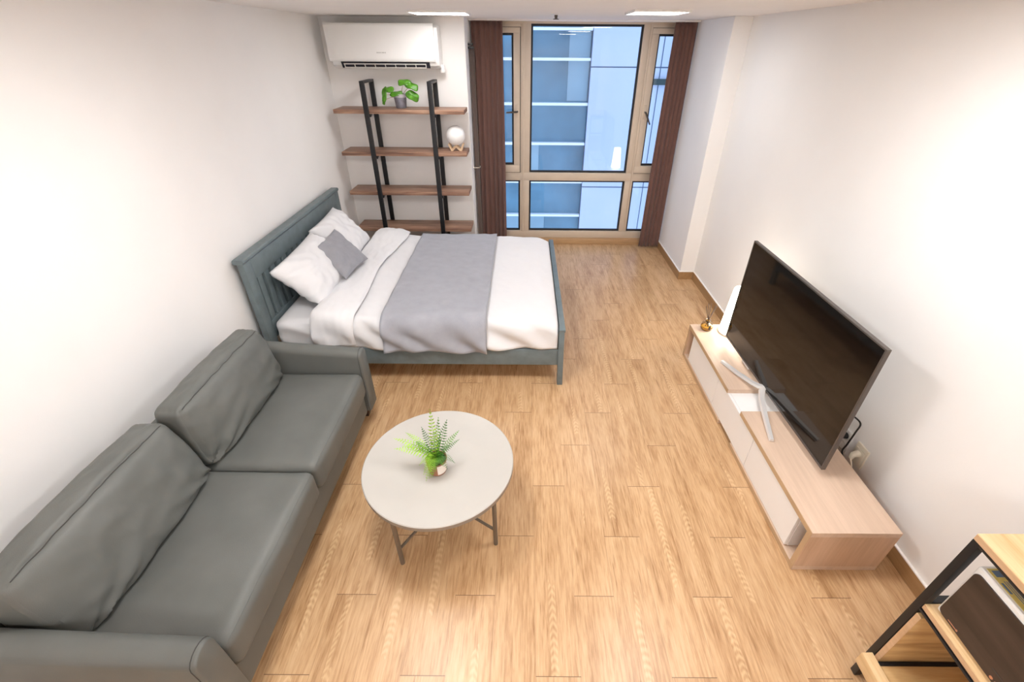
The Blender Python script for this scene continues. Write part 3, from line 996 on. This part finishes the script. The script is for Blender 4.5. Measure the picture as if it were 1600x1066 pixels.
def arm(yin_b, yin_t, yout_t, yout_b):
    """flared arm: section in y-z swept from back to front, top falls to the front"""
    b = MB()
    NXs = 24
    def sect(x):
        s = (x + 1.70) / (1.70 - .955)
        top = .622 - .060 * s
        pts = [(yin_b, .13), (yin_b, .40)]
        c = (yin_t + yout_t) / 2; hw = abs(yin_t - yout_t) / 2
        sg = 1 if yin_t > yout_t else -1
        for k in range(9):
            an = pi * k / 8
            pts.append((c + sg * hw * cos(an) * (1.0), top - .040 + .040 * sin(an)))
        pts += [(yout_b, .36), (yout_b, .13)]
        return pts
    rows = []
    xs_ = [-1.70 + (1.70 - .958) * i / NXs for i in range(NXs + 1)]
    for i, x in enumerate(xs_):
        rows.append([b.bm.verts.new((x, p[0], p[1])) for p in sect(x)])
    # rounded front cap
    cen_rows = []
    for (dx, sc_) in ((.010, .985), (.016, .94), (.019, .86)):
        pts = sect(-.960)
        cy = sum(p[0] for p in pts) / len(pts); cz = sum(p[1] for p in pts) / len(pts)
        rows.append([b.bm.verts.new((-.958 + dx, cy + (p[0] - cy) * sc_, cz + (p[1] - cz) * (1 - (1 - sc_) * .35))) for p in pts])
    n = len(rows[0])
    for a, c in zip(rows, rows[1:]):
        for k in range(n):
            b.face([a[k], a[(k + 1) % n], c[(k + 1) % n], c[k]])
    b.face(rows[0][::-1]); b.face(rows[-1])
    o = b.build('armrest', LM, sofa, angle=50)
    s = sect(-.958)
    pts = [(-.956, p[0] + (p[0] - sum(q[0] for q in s) / len(s)) * .01, p[1] + (.001 if p[1] > .4 else 0)) for p in s]
    MB().tube(pts, .0014, 6).build('arm_seam', M['stitch'], sofa)
    yo = s[-3]
    return o
arm(.642, .640, .548, .552)
arm(2.092, 2.094, 2.186, 2.192)
for (x, y, dy) in ((-1.00, 2.150, .045), (-1.00, .590, -.045), (-1.66, 2.150, .045), (-1.66, .590, -.045)):
    b = MB()
    tt = bmesh.new(); bmesh.ops.create_cube(tt, size=1)
    for v in tt.verts:
        top = v.co.z > 0
        w = .026 if top else .017
        v.co = V(x + (0 if top else (-.03 if x > -1.3 else 0)) + (1 if v.co.x > 0 else -1) * w, y + (0 if top else dy) + (1 if v.co.y > 0 else -1) * w, .13 if top else 0)
    b.merge(tt)
    b.build('leg', M['darkwood'], sofa, smooth=False)

# ------------------------------------------------------------------ coffee table
TX, TY, TZ, TR = -.396, 1.450, .400, .352
t = thing('coffee_table', 'round greige coffee table on thin metal legs', 'coffee table', (TX, TY, 0))
MB().lathe(TX, TY, [(0, TZ), (TR - .004, TZ), (TR, TZ - .003), (TR, TZ - .004)], 96).build('table_top', M['tabletop'], t)
MB().lathe(TX, TY, [(TR, TZ - .004), (TR, TZ - .024), (TR - .004, TZ - .026), (0, TZ - .026)], 96).build('table_rim', M['rim'], t)
lr = .315
ang0 = math.atan2(1.185 - TY, -.560 - TX)
legs = []
for k in range(4):
    a = ang0 + k * pi / 2
    x, y = TX + lr * cos(a), TY + lr * sin(a)
    legs.append((x, y))
    MB().tube([(x, y, 0), (x, y, TZ - .026)], .0105, 12).build('leg', M['table_metal'], t)
for a, b2 in ((0, 2), (1, 3)):
    MB().tube([(legs[a][0], legs[a][1], .112), (legs[b2][0], legs[b2][1], .112)], .007, 10).build('cross_brace', M['table_metal'], t)
MB().lathe(TX, TY, [(lr - .012, TZ - .026), (lr + .012, TZ - .026), (lr + .012, TZ - .036), (lr - .012, TZ - .036), (lr - .012, TZ - .026)], 64).build('under_ring', M['table_metal'], t)

# fern in a small clay pot
fx, fy, fz = -.392, 1.398, TZ
t = thing('potted_fern', 'small bright green fern in a brown pot on the coffee table', 'plant', (fx, fy, fz))
MB().lathe(fx, fy, [(0, fz), (.036, fz), (.040, fz + .004), (.049, fz + .078), (.045, fz + .078), (.043, fz + .068), (0, fz + .066)], 32).build('pot', M['terracotta'], t)
b = MB()
def LP(i, j):
    an = -pi / 2 + .22 + (i / 12) * 1.25
    zz = fz + .012 + .062 * j
    r = .0405 + .0092 * (zz - fz - .004) / .074
    return V(fx + r * cos(an), fy + r * sin(an), zz)
b.grid(LP, 13, 2)
b.build('pot_label', M['potlabel'], t, recalc=False)
MB().lathe(fx, fy, [(0, fz + .072), (.044, fz + .069)], 20).build('soil', M['soil'], t)
def frond(tip, mat, droop=.03, width=.024, twist=0.0, base=None):
    p0 = Vector(base) if base else V(fx, fy, fz + .070)
    p1 = Vector(tip)
    L = (p1 - p0).length
    mid = (p0 + p1) / 2 + V(0, 0, droop)
    N = 15
    pts = [p0 * (1 - s) ** 2 + mid * 2 * s * (1 - s) + p1 * s * s for s in [i / N for i in range(N + 1)]]
    b = MB()
    b.tube(pts, [.0016 * (1 - .6 * i / N) for i in range(N + 1)], 5)
    for i in range(2, N + 1):
        s = i / N
        d = (pts[i] - pts[i - 1]).normalized()
        side = d.cross(V(0, 0, 1))
        if side.length < .2: side = d.cross(V(0, -1, 0))
        side.normalize()
        side = Matrix.Rotation(twist, 3, d) @ side
        nrm = side.cross(d)
        wl = width * (sin(pi * min(1, (s * .92 + .10))) ** .8 + .12) * (1.05 - .35 * s)
        for sg in (-1, 1):
            a = pts[i]
            e = a + side * sg * wl + d * wl * .28 - nrm * wl * .18
            h = L / N * .26
            m1 = a + side * sg * wl * .45 + d * (wl * .12 + h) + nrm * .002
            m2 = a + side * sg * wl * .45 + d * (wl * .12 - h) + nrm * .002
            vs = [b.bm.verts.new(q) for q in (a, m2, e, m1)]
            b.face(vs)
    return b.build('frond', mat, t, recalc=False)
FR = [((-.585, 1.452, .545), 'fern_lime', .050, .030, .2), ((-.578, 1.418, .515), 'fern_lime', .045, .026, -.2), ((-.54, 1.49, .545), 'fern_lime', .05, .03, .4),
      ((-.400, 1.440, .735), 'fern_lime', .000, .024, .3), ((-.372, 1.455, .675), 'fern', .000, .026, -.3), ((-.335, 1.450, .665), 'fern_dark', .010, .026, .4),
      ((-.452, 1.450, .620), 'fern_dark', .010, .022, 0.), ((-.292, 1.475, .575), 'fern', .020, .020, .2), ((-.290, 1.455, .540), 'fern_dark', .020, .018, 0),
      ((-.305, 1.375, .475), 'fern_dark', .060, .024, 0), ((-.430, 1.322, .418), 'fern_lime', .085, .028, 0), ((-.462, 1.365, .470), 'fern_lime', .06, .026, 0),
      ((-.395, 1.318, .455), 'fern', .075, .028, 0), ((-.350, 1.340, .495), 'fern', .06, .026, 0), ((-.40, 1.45, .60), 'fern', .0, .028, .8),
      ((-.365, 1.42, .575), 'fern', .01, .030, -.5), ((-.43, 1.40, .56), 'fern', .02, .028, .6), ((-.375, 1.37, .545), 'fern', .03, .028, .2),
      ((-.418, 1.330, .425), 'fern_lime', .110, .032, .3), ((-.405, 1.325, .440), 'fern_lime', .105, .030, -.3), ((-.440, 1.335, .445), 'fern_lime', .095, .030, .2), ((-.385, 1.335, .470), 'fern', .085, .030, .2), ((-.415, 1.345, .480), 'fern_lime', .075, .030, 0),
      ((-.335, 1.345, .470), 'fern_dark', .075, .024, .3), ((-.55, 1.445, .505), 'fern_lime', .055, .028, 0), ((-.41, 1.36, .535), 'fern_lime', .04, .026, -.2), ((-.33, 1.41, .545), 'fern_dark', .03, .024, .1), ((-.48, 1.43, .55), 'fern', .03, .026, .1)]
for tip, mt, dr, wd, tw in FR: frond(tip, M[mt], dr, wd, tw)

# ------------------------------------------------------------------ TV bench
CX0, CX1, CY0, CY1, CZ = 1.262, 1.655, 1.165, 2.905, .285
NE, FE = 1.940, 2.135           # inner ends of the two oak shells
t = thing('tv_bench', 'low bench in pale oak and white under the television', 'tv stand', (1.46, 2.03, 0))
TH = .030
def shell(ya, yb, ye):          # ya..yb boards, ye = y of the end board
    b = MB()
    b.box(CX0, CX1, ya, yb, CZ - TH, CZ, .0015)
    o = b.build('top_board', M['oak'], t, smooth=False)
    MB().box(CX0 - .0015, CX0 + .0005, ya + .001, yb - .001, CZ - TH + .001, CZ - .002).build('edge_band', M['oak_edge'], o, smooth=False)
    MB().box(CX0, CX1, ya, yb, 0, TH, .0015).build('bottom_board', M['oak'], t, smooth=False)
    MB().box(CX0 - .0015, CX0 + .0005, ya + .001, yb - .001, .001, TH - .001).build('edge_band', M['oak_edge'], t, smooth=False)
    e0, e1 = ye
    o = MB().box(CX0, CX1, e0, e1, TH, CZ - TH, .001).build('end_board', M['oak_shaded'], t, smooth=False)
    MB().box(CX0 - .0015, CX0 + .0005, e0 + .001, e1 - .001, TH, CZ - TH).build('edge_band', M['oak_edge'], o, smooth=False)
shell(CY0, NE, (CY0, CY0 + TH))
shell(FE, CY1, (CY1 - TH, CY1))
WY0, WY1 = 1.268, 2.800
MB().box(CX0 + .022, CX1 - .01, WY0, WY1, TH + .001, CZ - TH - .001, .0015).build('carcass', M['whitelam'], t, smooth=False)
MB().box(CX1 - .010, CX1 - .002, CY0 + TH, CY1 - TH, TH, CZ - TH).build('back_panel', M['oak_shaded'], t, smooth=False)
for (a, c) in ((WY0, 1.752), (1.752, 2.285), (2.285, WY1)):
    MB().box(CX0 + .004, CX0 + .021, a + .0015, c - .0015, TH + .006, CZ - TH - .002, .001).build('drawer_front', M['whitelam'], t, smooth=False)

# ------------------------------------------------------------------ television
t = thing('television', 'large black flat television on a silver forked stand', 'television', (1.44, 2.07, CZ))
A, B = V(1.452, 1.473, 0), V(1.432, 2.668, 0)        # near and far lower corners of the glass
ud = (B - A).normalized()                            # along the screen
nd = V(-ud.y, ud.x, 0)                               # towards the room (-x)
if nd.x > 0: nd = -nd
z0, z1 = .333, 1.040
Lw = (B - A).length
def tvbox(b, a0, a1, n0, n1, za, zb, bev=0.0):
    m = Matrix(((ud.x, nd.x, 0, A.x), (ud.y, nd.y, 0, A.y), (0, 0, 1, 0), (0, 0, 0, 1)))
    b.box(a0, a1, n0, n1, za, zb, bev, m=m)
    return b
tvbox(MB(), .010, Lw - .010, -.004, .0, z0 + .014, z1 - .010).build('screen', M['screen'], t, smooth=False)
b = MB(); w = .008
for q in ((0, Lw, z0, z0 + .013), (0, Lw, z1 - w, z1), (0, w, z0 + .013, z1 - w), (Lw - w, Lw, z0 + .013, z1 - w)):
    tvbox(b, q[0], q[1], -.018, .003, q[2], q[3], .0015)
b.build('bezel', M['bezel'], t, smooth=False)
tvbox(MB(), .006, Lw - .006, -.017, -.004, z0 + .004, z1 - .004).build('back_cover', M['blackplastic'], t, smooth=False)
b = MB(); tvbox(b, .30, Lw - .30, -.050, -.017, z0 + .02, .78, .012); b.build('rear_housing', M['blackplastic'], t)
# stand: two long splayed bars in front, a neck and two behind
J = V(1.425, 2.088, .335)
def bar(pts, w, h, name, mat):
    b = MB(); P_ = [Vector(p) for p in pts]
    prev = None
    for i, p in enumerate(P_):
        d = (P_[min(i + 1, len(P_) - 1)] - P_[max(i - 1, 0)]).normalized()
        s = d.cross(V(0, 0, 1)).normalized(); u = s.cross(d)
        ww = w[i] if isinstance(w, (list, tuple)) else w
        ring = [b.bm.verts.new(p + s * a * ww / 2 + u * c * h / 2) for a, c in ((-1, -.6), (-.7, 1), (.7, 1), (1, -.6))]
        if prev:
            for k in range(4): b.face([prev[k], prev[(k + 1) % 4], ring[(k + 1) % 4], ring[k]])
        else: b.face(ring[::-1])
        prev = ring
    b.face(prev)
    return b.build(name, mat, t, angle=40)
bar([(1.322, 2.415, CZ + .010), (1.365, 2.275, CZ + .022), (1.405, 2.150, CZ + .040), J + V(0, .02, 0), J + V(.035, 0, .008)], [.024, .030, .034, .040, .044], .018, 'stand_leg', M['silver'])
bar([(1.325, 1.700, CZ + .010), (1.362, 1.86, CZ + .022), (1.395, 2.00, CZ + .040), J + V(0, -.02, 0), J + V(.035, 0, .008)], [.024, .030, .034, .040, .044], .018, 'stand_leg', M['silver'])
bar([(1.60, 2.36, CZ + .008), (1.52, 2.20, CZ + .022), J + V(.05, .02, .0)], [.018, .022, .026], .014, 'rear_leg', M['blackplastic'])
bar([(1.60, 1.78, CZ + .008), (1.52, 1.96, CZ + .022), J + V(.05, -.02, .0)], [.018, .022, .026], .014, 'rear_leg', M['blackplastic'])
MB().box(1.452, 1.490, 2.045, 2.130, .318, .42, .006).build('neck', M['blackplastic'], t)

# set-top box behind the television
t = thing('set_top_box', 'small black box with white front behind the television', 'set-top box', (1.50, 2.39, CZ))
MB().box(1.475, 1.575, 2.33, 2.44, CZ, CZ + .030, .004).build('case', M['blackplastic'], t)
MB().box(1.462, 1.475, 2.335, 2.435, CZ + .001, CZ + .026, .003).build('front_strip', M['whiteplastic'], t)

# table lamp behind the far end of the television
lx, ly = 1.522, 2.795
t = thing('table_lamp', 'lit white cone shade table lamp at the far end of the bench', 'lamp', (lx, ly, CZ))
MB().lathe(lx, ly, [(0, CZ), (.082, CZ), (.086, CZ + .004), (.086, CZ + .012), (.080, CZ + .016), (.020, CZ + .020), (.012, CZ + .030), (.012, CZ + .060), (0, CZ + .060)], 40).build('base', M['lampbase'], t)
MB().lathe(lx, ly, [(0, CZ + .045), (.076, CZ + .045), (.078, CZ + .050), (.056, CZ + .345), (.050, CZ + .355), (0, CZ + .358)], 40).build('lamp_shade', M['lampshade'], t)

# reed diffuser
dx, dy = 1.358, 2.835
t = thing('reed_diffuser', 'round glass reed diffuser with amber liquid at the far end of the bench', 'diffuser', (dx, dy, CZ))
MB().lathe(dx, dy, [(0, CZ), (.034, CZ), (.042, CZ + .010), (.044, CZ + .030), (.036, CZ + .052), (.016, CZ + .064), (.014, CZ + .080), (.017, CZ + .082)], 32).build('bottle', M['bottle'], t)
MB().lathe(dx, dy, [(0, CZ + .003), (.032, CZ + .003), (.039, CZ + .011), (.041, CZ + .026), (0, CZ + .026)], 32).build('liquid', M['perfume'], t)
MB().lathe(dx, dy, [(.0155, CZ + .066), (.018, CZ + .067), (.018, CZ + .074), (.0155, CZ + .075)], 20).build('neck_ribbon', M['blackplastic'], t)
MB().box(dx - .004, dx + .010, dy - .047, dy - .043, CZ + .020, CZ + .052, .001).build('tag', M['seam'], t, smooth=False)
for (ex, ey, ez) in ((1.318, 2.84, .478), (1.334, 2.80, .490), (1.356, 2.85, .496), (1.377, 2.82, .493), (1.396, 2.84, .480), (1.345, 2.87, .484)):
    MB().tube([(dx + (dx - ex) * .5, dy + (dy - ey) * .5, CZ + .008), (ex, ey, ez)], .0022, 6).build('reed', M['reed'], t)

# ------------------------------------------------------------------ sockets and cables on the right wall
def socket(label, y0, y1, z0, z1, mat):
    t = thing('wall_socket', label, 'wall socket', (XR, (y0 + y1) / 2, (z0 + z1) / 2))
    MB().box(XR - .010, XR, y0, y1, z0, z1, .003).build('plate', mat, t)
    yc = (y0 + y1) / 2
    return t, yc
t, yc = socket('white double wall socket with a black plug beside the television', 1.714, 1.796, .178, .318, M['whiteplastic'])
for zc_ in (.283, .215):
    b = MB().lathe(0, 0, [(0, -.006), (.022, -.006), (.024, 0), (.026, 0), (.026, -.008)], 24)
    o = b.build('socket_hole', M['louver'], t)
    for v in o.data.vertices:
        w_ = v.co + world_loc(t)
        v.co = V(XR - .011 - w_.z * .2 - world_loc(t).x, yc + w_.x - world_loc(t).y, zc_ + w_.y - world_loc(t).z)
MB().tube([(XR - .010, yc, .283), (XR - .050, yc, .283)], [.019, .013], 14).build('plug', M['blackplastic'], t)
t2, yc2 = socket('ivory wall socket with a white plug nearest the bench end', 1.590, 1.676, .200, .322, M['ivory'])
MB().box(XR - .014, XR - .010, 1.602, 1.664, .222, .300, .002).build('socket_face', M['ivory'], t2)
MB().tube([(XR - .014, 1.634, .272), (XR - .045, 1.630, .268), (XR - .055, 1.622, .250)], [.019, .015, .010], 14).build('plug', M['ivory'], t2)
def smooth_path(P, n=8):
    P = [Vector(p) for p in P]
    out = []
    for i in range(len(P) - 1):
        a = P[max(i - 1, 0)]; b = P[i]; c = P[i + 1]; d = P[min(i + 2, len(P) - 1)]
        for k in range(n):
            s = k / n
            out.append(.5 * ((2 * b) + (-a + c) * s + (2 * a - 5 * b + 4 * c - d) * s * s + (-a + 3 * b - 3 * c + d) * s ** 3))
    out.append(P[-1])
    return out
c = MB().tube(smooth_path([(1.490, 1.80, .52), (1.60, 1.80, .50), (1.70, 1.775, .445), (1.742, 1.748, .425), (1.748, 1.703, .418), (1.748, 1.704, .355), (1.744, 1.708, .262), (1.735, 1.704, .212), (1.715, 1.64, .208), (1.71, 1.56, .205), (1.715, 1.50, .12), (1.715, 1.50, .006)]), .0045, 8)
tag(c.build('power_cable', M['blackplastic']), 'black cable hanging from the television past the wall sockets', 'cable')
c = MB().tube(smooth_path([(XR - .055, 1.622, .250), (1.716, 1.600, .225), (1.712, 1.585, .19), (1.712, 1.58, .10), (1.712, 1.575, .006)]), .005, 8)
tag(c.build('white_cable', M['ivory']), 'white cord running down from the ivory wall socket', 'cord')
c = MB().tube(smooth_path([(XR - .050, yc, .283), (1.700, 1.80, .285), (1.692, 1.845, .27), (1.700, 1.87, .20), (1.705, 1.87, .006)]), .004, 8)
tag(c.build('plug_cable', M['blackplastic']), 'short black cable at the white double socket behind the television', 'cable')

# ------------------------------------------------------------------ kitchen rack and microwave
RX0_, RX1_, RY0, RY1 = 1.300, 1.715, .000, .768
t = thing('kitchen_rack', 'black metal kitchen rack with yellow pine shelves at the lower right', 'rack', (1.51, .38, 0))
ps = .024
RT = .868
for i, (x, y) in enumerate(((RX0_, RY1 - ps), (RX1_ - ps, RY1 - ps), (RX0_, RY0), (RX1_ - ps, RY0))):
    MB().box(x, x + ps, y, y + ps, 0, RT, .002).build('post', M['black'], t)
for z in (RT - ps, .012):
    for y in (RY0, RY1 - ps):
        MB().box(RX0_ + ps, RX1_ - ps, y, y + ps, z, z + ps, .002).build('cross_rail', M['black'], t)
for z in (RT - ps, .503 - .006):
    for x in (RX0_, RX1_ - ps):
        MB().box(x, x + ps, RY0 + ps, RY1 - ps, z + ps - .009, z + ps, .002).build('long_rail', M['black'], t)
for y in (RY0, RY1 - ps):
    MB().box(RX0_ + ps, RX1_ - ps, y, y + ps, .530, .530 + ps, .002).build('cross_rail', M['black'], t)
o = MB().box(RX0_, RX1_, RY0, RY1, RT + .0005, RT + .024, .002).build('top_shelf', M['rackwood'], t)
MB().box(RX0_ - .001, RX0_ + .001, RY0 + .002, RY1 - .002, RT + .002, RT + .022).build('edge_band', M['rackedge'], o, smooth=False)
o = MB().box(RX0_ + .002, RX1_ - .03, RY0 + ps, RY1 - ps - .001, .528, .550, .002).build('middle_shelf', M['rackwood'], t)
MB().box(RX0_ + .0005, RX0_ + .003, RY0 + ps + .002, RY1 - ps - .003, .530, .548).build('edge_band', M['rackedge'], o, smooth=False)
MB().box(RX0_ + .002, RX1_ - .03, RY1 - ps - .022, RY1 - ps - .002, .15, .496, .002).build('side_panel', M['rackwood_x'], t)
MB().box(RX0_ + .0005, RX0_ + .003, RY1 - ps - .021, RY1 - ps - .003, .15, .496).build('panel_edge', M['rackedge'], t, smooth=False)
MB().box(RX1_ - .045, RX1_ - .03, RY0 + ps, RY1 - ps - .024, .15, .496).build('back_panel', M['rackwood_x'], t, smooth=False)
MB().box(RX0_ + .002, RX1_ - .05, RY0 + ps, RY1 - ps - .024, .140, .156, .002).build('lower_shelf', M['rackwood_x'], t)
MB().box(RX0_ - .01, RX1_ - .06, RY1 - ps - .036, RY1 - ps - .024, .160, .185, .002).build('slide_rail', M['black'], t)
tr = MB().box(RX0_ - .050, RX1_ - .06, RY0 + ps + .01, RY1 - ps - .038, .170, .184, .002).build('pull_out_tray', M['rackwood_x'], t)
MB().box(RX0_ - .062, RX0_ - .022, RY0 + ps, RY1 - ps - .005, .150, .212, .003).build('tray_front', M['rackwood'], tr)

t = thing('microwave_oven', 'white microwave oven with dark brown door on the rack shelf', 'microwave', (1.50, .47, .550))
mx0, mx1, my0, my1, mz0, mz1 = 1.322, 1.665, .215, .728, .556, .800
MB().box(mx0, mx1, my0, my1, mz0, mz1, .010, 3).build('body', M['whiteplastic'], t)
for (x, y) in ((1.36, .25), (1.36, .69), (1.63, .25), (1.63, .69)):
    MB().lathe(x, y, [(0, .550), (.012, .550), (.012, .558), (0, .558)], 12).build('foot', M['blackplastic'], t)
# dark door with rounded corners
def rrect(y0, y1, z0, z1, r, n=6):
    pts = []
    for (cy, cz, a0) in ((y1 - r, z1 - r, 0), (y0 + r, z1 - r, pi / 2), (y0 + r, z0 + r, pi), (y1 - r, z0 + r, 3 * pi / 2)):
        for k in range(n + 1):
            a = a0 + pi / 2 * k / n
            pts.append((cy + r * cos(a), cz + r * sin(a)))
    return pts
MB().prism(rrect(.235, .719, .5655, .782, .016), 'x', mx0 - .004, mx0 + .004).build('door', M['mwdoor'], t)
b = MB().box(mx0 - .0055, mx0 - .003, .652, .684, .5735, .5755)
b.box(mx0 - .0055, mx0 - .003, .650, .655, .572, .578)
b.build('trim_mark', M['copper'], t, smooth=False)
b = MB()
for yy, rr in ((.532, .005), (.518, .004)):
    b.prism([(yy + rr * cos(2 * pi * k / 12), .576 + rr * sin(2 * pi * k / 12)) for k in range(12)], 'x', mx0 - .0055, mx0 - .003)
b.build('dial_mark', M['copper'], t, smooth=False)
MB().box(mx0 - .0052, mx0 - .0035, .30, .545, .601, .603).build('door_line', M['seam'], t, smooth=False)
st = MB().box(1.334, 1.376, .590, .717, mz1, mz1 + .0012).build('label_sticker', M['sticker'], t, smooth=False)
b = MB()
b.box(1.342, 1.366, .692, .711, mz1 + .001, mz1 + .0018)
b.box(1.338, 1.345, .645, .675, mz1 + .001, mz1 + .0018)
for i in range(4): b.box(1.350 + i * .006, 1.3522 + i * .006, .600, .680, mz1 + .001, mz1 + .0018)
b.build('label_print', M['sticker_blue'], st, smooth=False)

# ------------------------------------------------------------------ camera
f, pit, roll, cx, cy = 700.2, .5833, -.0077, 818.0, 530.7
fw = V(0, cos(pit), -sin(pit)); r0 = V(1, 0, 0); dn = fw.cross(r0)
r2 = r0 * cos(roll) + dn * sin(roll); d2 = r0 * -sin(roll) + dn * cos(roll)
cam = bpy.data.cameras.new('camera'); co = bpy.data.objects.new('camera', cam); COL.objects.link(co)
up = -d2; bk = -fw
co.matrix_world = Matrix(((r2.x, up.x, bk.x, 0), (r2.y, up.y, bk.y, 0), (r2.z, up.z, bk.z, 2.05), (0, 0, 0, 1)))
cam.sensor_fit = 'HORIZONTAL'; cam.sensor_width = 36.0
cam.lens = f * 36.0 / 1600.0
cam.shift_x = -(cx - 800.0) / 1600.0
cam.shift_y = (cy - 533.0) / 1600.0
cam.clip_start = .02
SC.camera = co

# ------------------------------------------------------------------ daylight and view
w = bpy.data.worlds.new('overcast_sky'); SC.world = w; w.use_nodes = True
nt = w.node_tree
bg = nt.nodes['Background']
bg.inputs[0].default_value = (.58, .73, 1.0, 1)
bg.inputs[1].default_value = 0.88

SC.view_settings.view_transform = 'Standard'
SC.view_settings.look = 'None'
SC.view_settings.gamma = 1.0
SC.view_settings.use_curve_mapping = False
SC.view_settings.exposure = 1.08
SC.cycles.use_denoising = True
SC.cycles.max_bounces = 14
SC.cycles.diffuse_bounces = 8
SC.cycles.glossy_bounces = 6
SC.cycles.transparent_max_bounces = 12
SC.cycles.sample_clamp_indirect = 10.0
